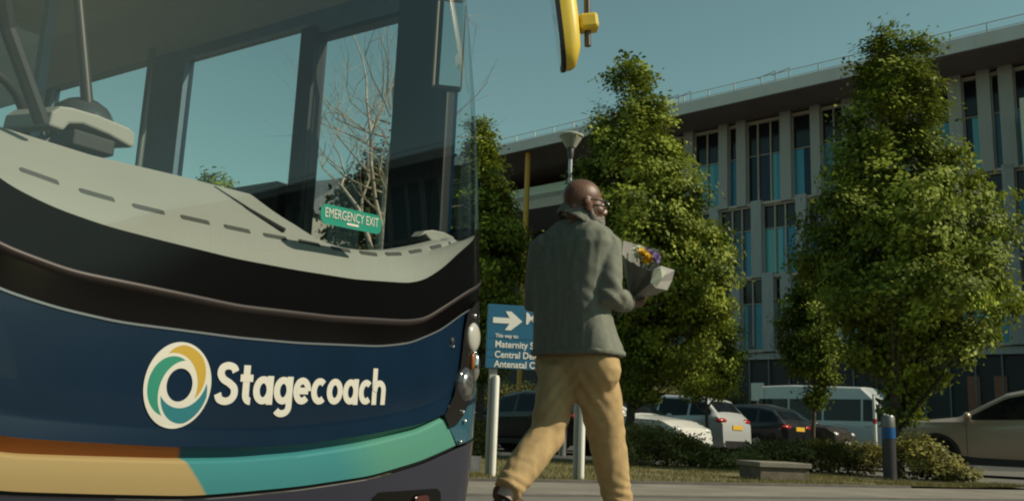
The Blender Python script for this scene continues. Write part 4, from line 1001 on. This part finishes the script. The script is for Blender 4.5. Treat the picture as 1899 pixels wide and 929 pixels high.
# inside mirror by the door
mm = MB(); Mz = Matrix.Rotation(R(-48), 3, 'Z') @ Matrix.Rotation(R(3), 3, 'Y'); MC = Vector((-.285, 1.045, 2.15))
mm.box(MC, (.05, .125, .43), 0, Mz); mi = mm.build('saloon_mirror', mat('mirror_shell', (.035, .028, .022), .4), BUS, bevel=.02)
q = MB(); q.box(MC+Mz @ Vector((.027, .004, 0)), (.006, .096, .395), 0, Mz); q.build('mirror_glass', mat('mirror', (.5, .52, .53), .02, metal=1), mi, bevel=.002)
q = MB(); q.box(MC+Mz @ Vector((.004, -.0665, 0)), (.04, .012, .40), 0, Mz); q.build('mirror_back_edge', mat('tan_edge', (.36, .29, .2), .5), mi, bevel=.004)
q = MB(); q.tube([MC+Vector((-.03, 0, .2)), MC+Vector((-.05, 0, .55))], .012, 8); q.build('mirror_stem', M['black'], mi)
# kerb side mirror on its arm
M['yellow'] = mat('yellow_shell', (.66, .47, .045), .42, var=.06, scale=6)
bw_ = BUS.location; ia = -BUS.rotation_euler.z
def to_bus(p):
    d = Vector(p)-Vector((bw_.x, bw_.y, 0)); ca, sa = math.cos(ia), math.sin(ia); return Vector((d.x*ca-d.y*sa, d.x*sa+d.y*ca, d.z))
MY = 4.25
A_, B_ = to_bus(at(1043, 130, MY)), to_bus(at(1012, -118, MY))     # lower and upper end of the glass rim
up_ = (B_-A_).normalized(); rgt = (to_bus(at(1100, 60, MY))-to_bus(at(1000, 60, MY))).normalized(); rgt = (rgt-up_*rgt.dot(up_)).normalized(); dep = up_.cross(rgt).normalized()
Cc = A_.lerp(B_, .5); hh = (B_-A_).length/2
def oval(kz, kd, push, n_=28, pw=.62):
    out = []
    for k in range(n_):
        t = 2*math.pi*k/n_; c, s_ = math.cos(t), math.sin(t)
        out.append(Cc + dep*math.copysign(abs(c)**pw, c)*.105*kd + up_*math.copysign(abs(s_)**pw, s_)*hh*kz + rgt*push)
    return out
q = MB(); q.loft([oval(1.0, 1.0, .018), oval(.995, .99, .045), oval(.95, .95, .072), oval(.74, .78, .098), oval(.45, .5, .106)]); dm = q.build('door_mirror', M['yellow'], BUS, smooth=45)
q = MB(); q.loft([oval(1.012, 1.02, -.004), oval(1.012, 1.02, .0175)]); q.build('mirror_rim', M['black'], dm, smooth=40)
q = MB(); q.loft([oval(.95, .93, -.007), oval(.95, .93, -.0045)]); q.build('mirror_glass', mat('mirror_face', (.55, .60, .62), .08, metal=1), dm)
q = MB(); a0 = to_bus(at(1066, 45, MY)); a1 = to_bus(at(1084, 45, MY)); q.tube([a0, a1], .036, 10); q.build('mirror_knuckle', M['black'], dm, smooth=50)
q = MB(); a0 = to_bus(at(1091, 44, MY)); Mq = Matrix((rgt, dep, up_)).transposed(); q.box(a0, (.095, .09, .083), 0, Mq); q.build('arm_cover', M['yellow'], dm, bevel=.016)
q = MB(); e0, e1 = to_bus(at(1090, 86, MY)), to_bus(at(1085, -230, MY)); q.tube([e0, e1, e1+Vector((-.15, -.12, .08)), Vector((-.32, 1.15, 2.92))], .017, 10); q.build('mirror_arm', mat('arm_brown', (.045, .03, .022), .35, coat=.4), dm, smooth=50)

# ------------------------------------------------------------------ the man
PY = 4.9
P0 = at(1100, 700, PY); PER = empty('person', (P0.x, PY, 0), 0, 'bald man in grey green overshirt and tan trousers striding away with a wrapped bouquet', 'person')
O3 = Vector((P0.x, PY, 0))
def pp(x, y, dy=0): return at(x, y, PY+dy)-O3
S = 1700/ (PY*.985)             # pixels per metre at the man
YAW = R(42); LAT = Vector((math.cos(YAW), -math.sin(YAW), 0)); FWD = Vector((math.sin(YAW), math.cos(YAW), 0))
def ring(x0, x1, y, b_, dy=0, n_=28, pw=.62, lift=0):
    c = pp((x0+x1)/2, y, dy); hw = (x1-x0)/2/S
    a = math.sqrt(max(.0004, hw*hw-(b_*math.sin(YAW))**2))/math.cos(YAW); out = []
    for k in range(n_):
        t = 2*math.pi*k/n_; cc, ss = math.cos(t), math.sin(t)
        out.append(c+LAT*a*math.copysign(abs(cc)**pw, cc)+FWD*b_*math.copysign(abs(ss)**pw, ss)+Vector((0, 0, lift*ss)))
    return out
def folds(amp, f, ax=(1, 1, 1), seed=0):
    def g_(p):
        q = Vector((p.x*f*ax[0]+seed, p.y*f*ax[1], p.z*f*ax[2]))
        a = noise.noise(q); b_ = 1-abs(noise.noise(q*1.9+Vector((9, 3, 1))))*2
        return amp*(a*.8+b_*.45)
    return g_
M['shirt'] = mat('overshirt_cloth', (.150, .158, .125), .85, var=.10, scale=30, bump=.25, bscale=220)
M['tan'] = mat('tan_cotton', (.41, .28, .13), .85, var=.10, scale=18, bump=.25, bscale=200)
M['skin'] = mat('dark_skin', (.125, .060, .037), .44, var=.22, scale=22, bump=.12, bscale=110, spec=.45)
M['beard'] = mat('grey_beard', (.20, .185, .17), .9, var=.5, scale=90, bump=.8, bscale=160)
M['shoe'] = mat('brown_leather', (.10, .045, .022), .45, var=.3, scale=15)
M['sock'] = mat('pale_sock', (.42, .34, .30), .9, var=.2)
M['sole'] = mat('shoe_sole', (.05, .04, .03), .8)

# joints
shR, elR, wrR = pp(1126, 454, -.08), pp(1131, 549, -.17), pp(1165, 562, .04)
shL, elL, wrL = pp(1006, 460, .10), pp(990, 560, .13), pp(1100, 566, .34)
hipR, knR, anR = pp(1107, 702, -.02), pp(1124, 806, .06), pp(1145, 926, .12)
hipL, knL, anL = pp(1036, 700, .03), pp(1014, 806, -.03), pp(944, 903, -.22)
hd = pp(1083, 380, -.03); HF = Vector((math.cos(R(14)), math.sin(R(14)), -.03)).normalized()
HL_ = Vector((-HF.y, HF.x, 0)).normalized(); HU = HF.cross(HL_)
HM = Matrix((HF, HL_, HU)).transposed(); HSC = 1.06
def hp(x, y, z): return hd+HM @ (Vector((x, y, z))*HSC)
def hr(*r): return tuple(a*HSC for a in r)
# body: head, neck, trunk, arms, hands and legs as one skin
b = MB()
b.ell(hp(-.012, 0, .036), hr(.104, .080, .096), HM, 28, 18)
b.ell(hp(.040, 0, -.015), hr(.066, .066, .098), HM, 24, 16)
b.ell(hp(.052, 0, -.085), hr(.048, .050, .042), HM)
b.ell(hp(-.045, 0, -.035), hr(.062, .064, .062), HM)
b.ell(hp(.090, 0, .022), hr(.020, .052, .013), HM)
for s in (1, -1):
    b.ell(hp(.064, s*.040, -.030), hr(.034, .026, .028), HM)
    b.ell(hp(-.002, s*.080, -.018), hr(.024, .011, .036), HM); b.ell(hp(-.012, s*.088, -.004), hr(.020, .009, .024), HM); b.ell(hp(.004, s*.078, -.044), hr(.013, .010, .012), HM)
b.tube([hp(.096, 0, .015), hp(.112, 0, -.015), hp(.120, 0, -.032)], [.011, .014, .017], 12); b.ell(hp(.110, 0, -.036), hr(.016, .021, .012), HM)
b.ell(hp(.096, 0, -.068), hr(.014, .026, .008), HM); b.ell(hp(.094, 0, -.080), hr(.014, .023, .009), HM)
nb0 = pp(1070, 424, .0)
b.tube([hp(-.018, 0, -.06), hp(-.03, 0, -.12).lerp(nb0, .4), nb0, nb0+Vector((0, 0, -.12))], [.062, .060, .075, .10], 18)
b.loft([ring(1035, 1105, 440, .05), ring(1022, 1104, 480, .07), ring(1022, 1092, 540, .07), ring(1026, 1100, 620, .08), ring(1026, 1118, 690, .08)])
for sh, el, wr in ((shR, elR, wrR), (shL, elL, wrL)):
    b.tube([sh, sh.lerp(el, .5), el, el.lerp(wr, .5), wr], [.050, .048, .040, .036, .027], 14)
for hp_, kn, an in ((hipR, knR, anR), (hipL, knL, anL)):
    b.tube([hp_, hp_.lerp(kn, .5), kn, kn.lerp(an, .35), an], [.085, .075, .055, .052, .038], 14)
def hand(wr, dirv, palm_n, side, curl):
    """palm with four bent fingers of unequal length and a thumb leaving its side"""
    d = dirv.normalized(); nn = (palm_n-d*palm_n.dot(d)).normalized(); sx = d.cross(nn)*side
    b.tube([wr, wr+d*.035, wr+d*.09], [.027, .033, .036], 12, flat=.55)
    for k, ln in enumerate((.074, .084, .078, .060)):
        r0 = wr+d*.085+sx*(.027-.018*k); v = d; pts = [r0-d*.02, r0]; q = r0
        for j in range(3):
            v = (v*math.cos(curl)+nn*math.sin(curl)).normalized(); q = q+v*ln*(.45, .32, .23)[j]; pts.append(q)
            # continue bending towards the palm side
            nn_l = (nn*math.cos(curl*(j+1))-d*math.sin(curl*(j+1)))
            v = (d*math.cos(curl*(j+1.6))+nn*math.sin(curl*(j+1.6))).normalized()
        b.tube(pts, [.0095, .0095, .009, .0085, .007], 8)
    t0 = wr+d*.03+sx*.026; b.tube([t0-sx*.012, t0+sx*.016+d*.02+nn*.008, t0+sx*.022+d*.05+nn*.024, t0+sx*.012+d*.072+nn*.034], [.013, .012, .0105, .008], 8)
hand(wrR, Vector((.85, .35, .10)), Vector((-.25, .55, .75)), -1, .62)
hand(wrL, Vector((.95, -.05, .05)), Vector((0, -.45, .9)), 1, .6)
body = organic(b, 'body', M['skin'], .0055, 4, PER)
# eyes, glasses, beard
for s in (1, -1):
    q = MB(); q.ell(hp(.086, s*.031, .002), (.012,)*3); q.build('eye', mat('eye_white', (.7, .68, .64), .2), PER, smooth=60)
    q = MB(); q.ell(hp(.0955, s*.031, .002), (.0045, .006, .006)); q.build('iris', M['black'], PER, smooth=60)
q = MB(); gf = []
for s in (1, -1):
    loop = [hp(.112-.012*(1 if False else 0), s*(.034+.025*math.cos(t)), .003+.019*math.sin(t)) for t in np.linspace(0, 2*math.pi, 20)]
    q.tube(loop, .0032, 6); q.tube([hp(.110, s*.058, .012), hp(.09, s*.074, .012), hp(.02, s*.086, .012), hp(-.01, s*.090, .008), hp(-.022, s*.090, -.018)], [.005, .0045, .004, .004, .003], 6)
q.tube([hp(.113, .010, .006), hp(.115, 0, .009), hp(.113, -.010, .006)], .003, 6)
gl = q.build('glasses', mat('tortoise_frame', (.020, .014, .010), .2, coat=.6), PER, smooth=50)
for s in (1, -1):
    g_ = MB(); g_.add([hp(.112, s*(.034+.024*math.cos(t)), .003+.018*math.sin(t)) for t in np.linspace(0, 2*math.pi, 20, endpoint=False)], [tuple(range(20))]); g_.build('lens', M['sglass'], gl)
b = MB()
b.ell(hp(.058, 0, -.098), hr(.056, .062, .052), HM, 26, 16); b.ell(hp(.094, 0, -.088), hr(.022, .036, .034), HM)
for s in (1, -1):
    b.tube([hp(.012, s*.074, -.03), hp(.020, s*.070, -.062), hp(.040, s*.058, -.090)], [.010, .017, .026], 10)
    b.tube([hp(.103, s*.004, -.055), hp(.098, s*.026, -.062), hp(.086, s*.038, -.080)], [.008, .010, .012], 8)
organic(b, 'beard', M['beard'], .006, 3, PER, folds(.003, 60))
# overshirt
b = MB()
b.loft([ring(1042, 1104, 409, .070, .01), ring(1030, 1114, 420, .085, .01), ring(1006, 1128, 436, .090), ring(994, 1134, 458, .105), ring(992, 1126, 500, .118), ring(994, 1121, 545, .122), ring(996, 1126, 590, .128), ring(996, 1136, 625, .138), ring(995, 1146, 657, .146)])
b.tube([shR+LAT*-.04+Vector((0, 0, .02)), shR, shR.lerp(elR, .5), elR, elR.lerp(wrR, .5), elR.lerp(wrR, .86)], [.070, .074, .070, .066, .060, .052], 18)
b.tube([shL+LAT*.04+Vector((0, 0, .02)), shL, shL.lerp(elL, .5), elL, elL.lerp(wrL, .5), elL.lerp(wrL, .9)], [.070, .074, .068, .062, .056, .050], 18)
f1 = folds(.011, 4.6, (1.8, 1.8, .40), 2); f2 = folds(.0022, 13, (1.2, 1.2, .6), 7)
def shirt_disp(p):
    z = p.z; k = 1.0
    d = (p-elR).length; a = .007*math.sin(z*80+p.x*60+2*noise.noise(p*7))*math.exp(-(d/.10)**2)
    arm = .006*math.sin(p.x*75-p.z*30+2.5*noise.noise(p*6))*math.exp(-((p-shR-LAT*-.08+Vector((0, 0, .08))).length/.14)**2)
    return f1(p)*k+f2(p)+a+arm
sh_ = organic(b, 'overshirt', M['shirt'], .0085, 5, PER, shirt_disp)
# hem, cuffs and collar
b = MB(); b.loft([ring(992, 1149, 651, .153, 0), ring(993, 1149.5, 658, .154, 0), ring(994, 1148, 661, .152), ring(1000, 1142, 660, .145)]); organic(b, 'hem', M['shirt'], .007, 2, PER, folds(.004, 20))
b = MB(); b.tube([elR.lerp(wrR, .74), elR.lerp(wrR, .98)], [.054, .050], 18); organic(b, 'cuff', M['shirt'], .006, 2, PER, folds(.003, 30)); b = MB(); b.tube([elL.lerp(wrL, .8), elL.lerp(wrL, .97)], [.052, .048], 18); organic(b, 'cuff', M['shirt'], .006, 2, PER, folds(.003, 30))
def collar_ring(c, rx, ry, tilt):
    out = []
    for k in range(36):
        t = 2*math.pi*k/36
        out.append(c+HF*rx*math.cos(t)+HL_*ry*math.sin(t)+Vector((0, 0, tilt*math.cos(t))))
    return out
cb_, ct_ = pp(1074, 416, -.005), pp(1079, 388, -.01)
b = MB()
b.loft([collar_ring(cb_, .100, .090, -.045), collar_ring(cb_.lerp(ct_, .6), .096, .082, -.040), collar_ring(ct_, .100, .084, -.036), collar_ring(ct_+Vector((0, 0, .002)), .090, .074, -.036), collar_ring(cb_.lerp(ct_, .5), .082, .070, -.04), collar_ring(cb_, .085, .075, -.045), collar_ring(cb_, .100, .090, -.045)], caps=False)
# turned-over leaf of the collar
b.loft([collar_ring(ct_+Vector((0, 0, .003)), .097, .081, -.036), collar_ring(ct_.lerp(cb_, .5), .112, .100, -.050), collar_ring(cb_+Vector((0, 0, -.012)), .128, .118, -.066), collar_ring(cb_+Vector((0, 0, -.014)), .120, .110, -.066), collar_ring(ct_.lerp(cb_, .5), .104, .092, -.05), collar_ring(ct_+Vector((0, 0, .003)), .097, .081, -.036)], caps=False)
organic(b, 'collar', M['shirt'], .0055, 2, PER, folds(.007, 16, (1, 1, 1), 4))
# trousers
b = MB()
b.loft([ring(1014, 1124, 648, .095), ring(1000, 1138, 664, .112), ring(1000, 1142, 686, .112), ring(1008, 1138, 706, .095), ring(1026, 1124, 726, .07), ring(1044, 1108, 748, .04)])
b.tube([hipR+Vector((0, 0, .05)), hipR.lerp(knR, .3), hipR.lerp(knR, .7), knR, knR.lerp(anR, .4), knR.lerp(anR, .8), anR, anR+Vector((.004, .004, -.025))], [.098, .113, .108, .100, .092, .080, .077, .080], 22)
b.tube([hipL+Vector((0, 0, .05)), hipL.lerp(knL, .3), hipL.lerp(knL, .7), knL, knL.lerp(anL, .4), knL.lerp(anL, .8), anL, anL+(anL-knL).normalized()*.02], [.100, .104, .097, .093, .091, .078, .070, .071], 22)
g1 = folds(.007, 5.5, (1.5, 1.5, .55), 12); g2 = folds(.0022, 16, (1, 1, .8), 3)
def tr_disp(p):
    a = 0
    for an, kn, k in ((anR, knR, 1), (anL, knL, .7)):
        a += k*.0055*math.sin(p.z*120+p.x*50+3*noise.noise(p*9))*math.exp(-((p-an).length/.12)**2)
        a += .0045*math.sin(p.z*70-p.x*65+3*noise.noise(p*7))*math.exp(-((p-kn).length/.12)**2)
    cr = Vector((pp(1068, 735).x, 0, pp(1068, 735).z)); a += .006*math.sin((p.z*70+abs(p.x-cr.x)*90))*math.exp(-((Vector((p.x, 0, p.z))-cr).length/.14)**2)
    return g1(p)+g2(p)+a
organic(b, 'trousers', M['tan'], .0095, 6, PER, tr_disp)
# shoes
def shoe(heel, toe, up, roll=0):
    ax_ = (toe-heel).normalized(); L_ = (toe-heel).length; up = (up-ax_*up.dot(ax_)).normalized(); sd_ = ax_.cross(up)
    prof = [(0, .030, .075), (.06, .038, .088), (.2, .040, .085), (.42, .043, .066), (.65, .050, .050), (.85, .046, .040), (.96, .030, .032), (1, .012, .024)]
    rings = []
    for t, hw, h in prof:
        c = heel+ax_*L_*t; r_ = []
        for k in range(16):
            a = 2*math.pi*k/16; yy = hw*math.copysign(abs(math.cos(a))**.8, math.cos(a)); zz = (h/2)*(1+math.copysign(abs(math.sin(a))**.8, math.sin(a)))
            r_.append(c+sd_*yy+up*(zz+.018))
        rings.append(r_)
    q = MB(); q.loft(rings); s_ = organic(q, 'shoe', M['shoe'], .007, 3, PER)
    rings = []
    for t, hw, h in prof:
        c = heel+ax_*L_*t; rings.append([c+sd_*hw*1.06*sx+up*zz for sx, zz in ((-1, 0), (1, 0), (1, .022), (-1, .022))])
    q = MB(); q.loft(rings); q.build('sole', M['sole'], s_, bevel=.004)
wd = Vector((.62, .78, 0)).normalized()
hR = Vector((anR.x, anR.y, 0))-wd*.075; shoe(hR, hR+wd*.29, Vector((0, 0, 1)))
toeL = Vector((anL.x+.10, anL.y+.16, .012)); heelL = anL+Vector((-.055, -.035, -.075)); shoe(heelL, heelL+(toeL-heelL).normalized()*.285, Vector((-.45, -.2, .85)))
q = MB(); q.tube([anL+(knL-anL)*.04, anL+Vector((-.02, -.01, -.05))], [.046, .044], 14); q.build('sock', M['sock'], PER, smooth=60); q = MB(); q.tube([anR+Vector((0, 0, .02)), anR+Vector((0, 0, -.06))], [.046, .048], 14); q.build('sock', M['sock'], PER, smooth=60)

# bouquet held in the crook of the arm
BQ = pp(1160, 561, .13)+O3
bq = empty('bouquet', BQ, 0, 'bouquet of yellow and purple flowers in grey paper wrap held by the man', 'bouquet')
mo = at(1205, 484, PY-.03)-BQ; AX = mo.normalized(); side = AX.cross(Vector((0, 1, 0))).normalized(); dpt = side.cross(AX).normalized()
M['wrap'] = mat('grey_wrap', (.36, .35, .32), .55, var=.12, scale=12); M['wrap2'] = mat('pale_wrap', (.42, .44, .34), .6, var=.1, scale=10)
n_ = M['wrap'].node_tree; trn = n_.nodes.new('ShaderNodeBsdfTranslucent'); trn.inputs[0].default_value = (.25, .24, .22, 1); mxs = n_.nodes.new('ShaderNodeMixShader'); mxs.inputs[0].default_value = .35
n_.links.new(n_.nodes['Principled BSDF'].outputs[0], mxs.inputs[1]); n_.links.new(trn.outputs[0], mxs.inputs[2]); n_.links.new(mxs.outputs[0], n_.nodes['Material Output'].inputs[0])
Lm = mo.length
def cone(rad, h0, jag, seed, a0=0, a1=2*math.pi, fl=1.0, push=Vector((0, 0, 0))):
    def fn(a, t):
        jg = 1+jag*math.sin(a*5+seed)*.5+jag*math.sin(a*3+seed*2)
        r = (.016+(rad-.016)*(t**fl))*(1+.06*math.sin(a*9+seed)*t)
        hgt = Lm*h0*t*(jg if t > .7 else 1+(jg-1)*(t/.7))
        return tuple(AX*hgt+side*r*math.cos(a)+dpt*r*math.sin(a)*.8+push*t)
    q = MB(); q.grid(fn, np.linspace(a0, a1, 44), np.linspace(0, 1, 12)); return q
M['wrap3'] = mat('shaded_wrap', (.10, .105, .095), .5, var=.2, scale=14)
def sheet_of(nm, mt_, pts, tris):
    q = MB(); P_ = [at(x, y, PY+d)-BQ for x, y, d in pts]; q.add(P_, tris); o_ = q.build(nm, mt_, bq); o_.modifiers.new('thick', 'SOLIDIFY').thickness = .0012; return o_
A0 = (1167, 558, .10)
sheet_of('back_sheet', M['wrap'], [A0, (1153, 470, .02), (1156, 446, .04), (1172, 451, .09), (1196, 457, .12), (1222, 463, .10), (1224, 480, .07), (1221, 496, .04)], [(0, i+1, i+2) for i in range(6)])
sheet_of('front_sheet', M['wrap3'], [A0, (1153, 470, .02), (1161, 480, -.04), (1176, 490, -.09), (1192, 497, -.10), (1208, 501, -.08), (1207, 524, -.06), (1196, 540, .0)], [(0, i+1, i+2) for i in range(6)])
sheet_of('lower_sheet', M['wrap'], [(1167, 558, .095), (1196, 540, -.005), (1207, 524, -.065), (1216, 533, -.05), (1236, 538, -.01), (1214, 547, .03)], [(0, i+1, i+2) for i in range(4)])
sheet_of('outer_sheet', M['wrap'], [(1207, 524, -.07), (1213, 499, -.06), (1226, 493, -.01), (1251, 501, .02), (1246, 520, .02), (1237, 538, -.008), (1216, 534, -.052)], [(0, i+1, i+2) for i in range(5)])
sheet_of('folded_flap', M['wrap2'], [(1206, 524, -.085), (1213, 498, -.085), (1225, 497, -.09), (1236, 503, -.07), (1228, 516, -.085), (1218, 532, -.075)], [(0, 1, 2), (0, 2, 4), (2, 3, 4), (0, 4, 5)])
rg = random.Random(4)
def bloom(c, r, col, nm, layers=3):
    q = MB()
    for l in range(layers):
        for k in range(7+l):
            a = k*2*math.pi/(7+l)+l*.4; tilt = .35+.35*l
            d = (side*math.cos(a)+dpt*math.sin(a))*math.cos(tilt)+AX*math.sin(tilt)
            q.add([c, c+d*r*.6+AX.cross(d)*r*.28, c+d*r, c+d*r*.6-AX.cross(d)*r*.28], [(0, 1, 2, 3)])
    q.ell(c+AX*r*.25, (r*.3,)*3, None, 8, 6)
    q.build(nm, col, bq)
Yl = mat('yellow_petal', (.70, .45, .02), .6); Wh = mat('cream_petal', (.60, .62, .45), .6); Pu = mat('purple_petal', (.22, .15, .34), .6); Gr = mat('stem_green', (.07, .12, .03), .6)
for (x, y, d, r, mt_, nm) in ((1190, 476, -.05, .032, Yl, 'yellow_flower'), (1200, 484, -.07, .030, Yl, 'yellow_flower'), (1195, 490, -.08, .022, Yl, 'yellow_flower'), (1181, 480, -.05, .026, Wh, 'cream_flower'), (1186, 466, -.01, .020, Wh, 'cream_flower'), (1212, 487, -.06, .028, Pu, 'purple_flower'), (1206, 474, -.01, .022, Pu, 'purple_flower'), (1217, 480, -.02, .020, Pu, 'purple_flower'), (1177, 468, .0, .016, Wh, 'cream_flower')):
    bloom(at(x, y-3, PY+d-.06)-BQ, r*1.4, mt_, nm)
q = MB()
for k in range(40):
    c = at(1196+rg.gauss(0, 13), 482+rg.gauss(0, 9), PY-.02+rg.gauss(0, .03))-BQ; d = Vector((rg.gauss(0, 1), rg.gauss(0, 1), rg.gauss(.6, 1))).normalized(); e = d.cross(Vector((rg.random(), 1, rg.random()))).normalized()
    q.add([c, c+d*.02+e*.008, c+d*.045, c+d*.02-e*.008], [(0, 1, 2, 3)])
q.build('foliage', Gr, bq)
q = MB()
for k in range(7):
    e = side*rg.gauss(0, .02)+dpt*rg.gauss(0, .02); q.tube([AX*-.10+e*.5, AX*.02+e*.3, AX*Lm*.85+e*2.5], .004, 5)
q.build('stems', Gr, bq)
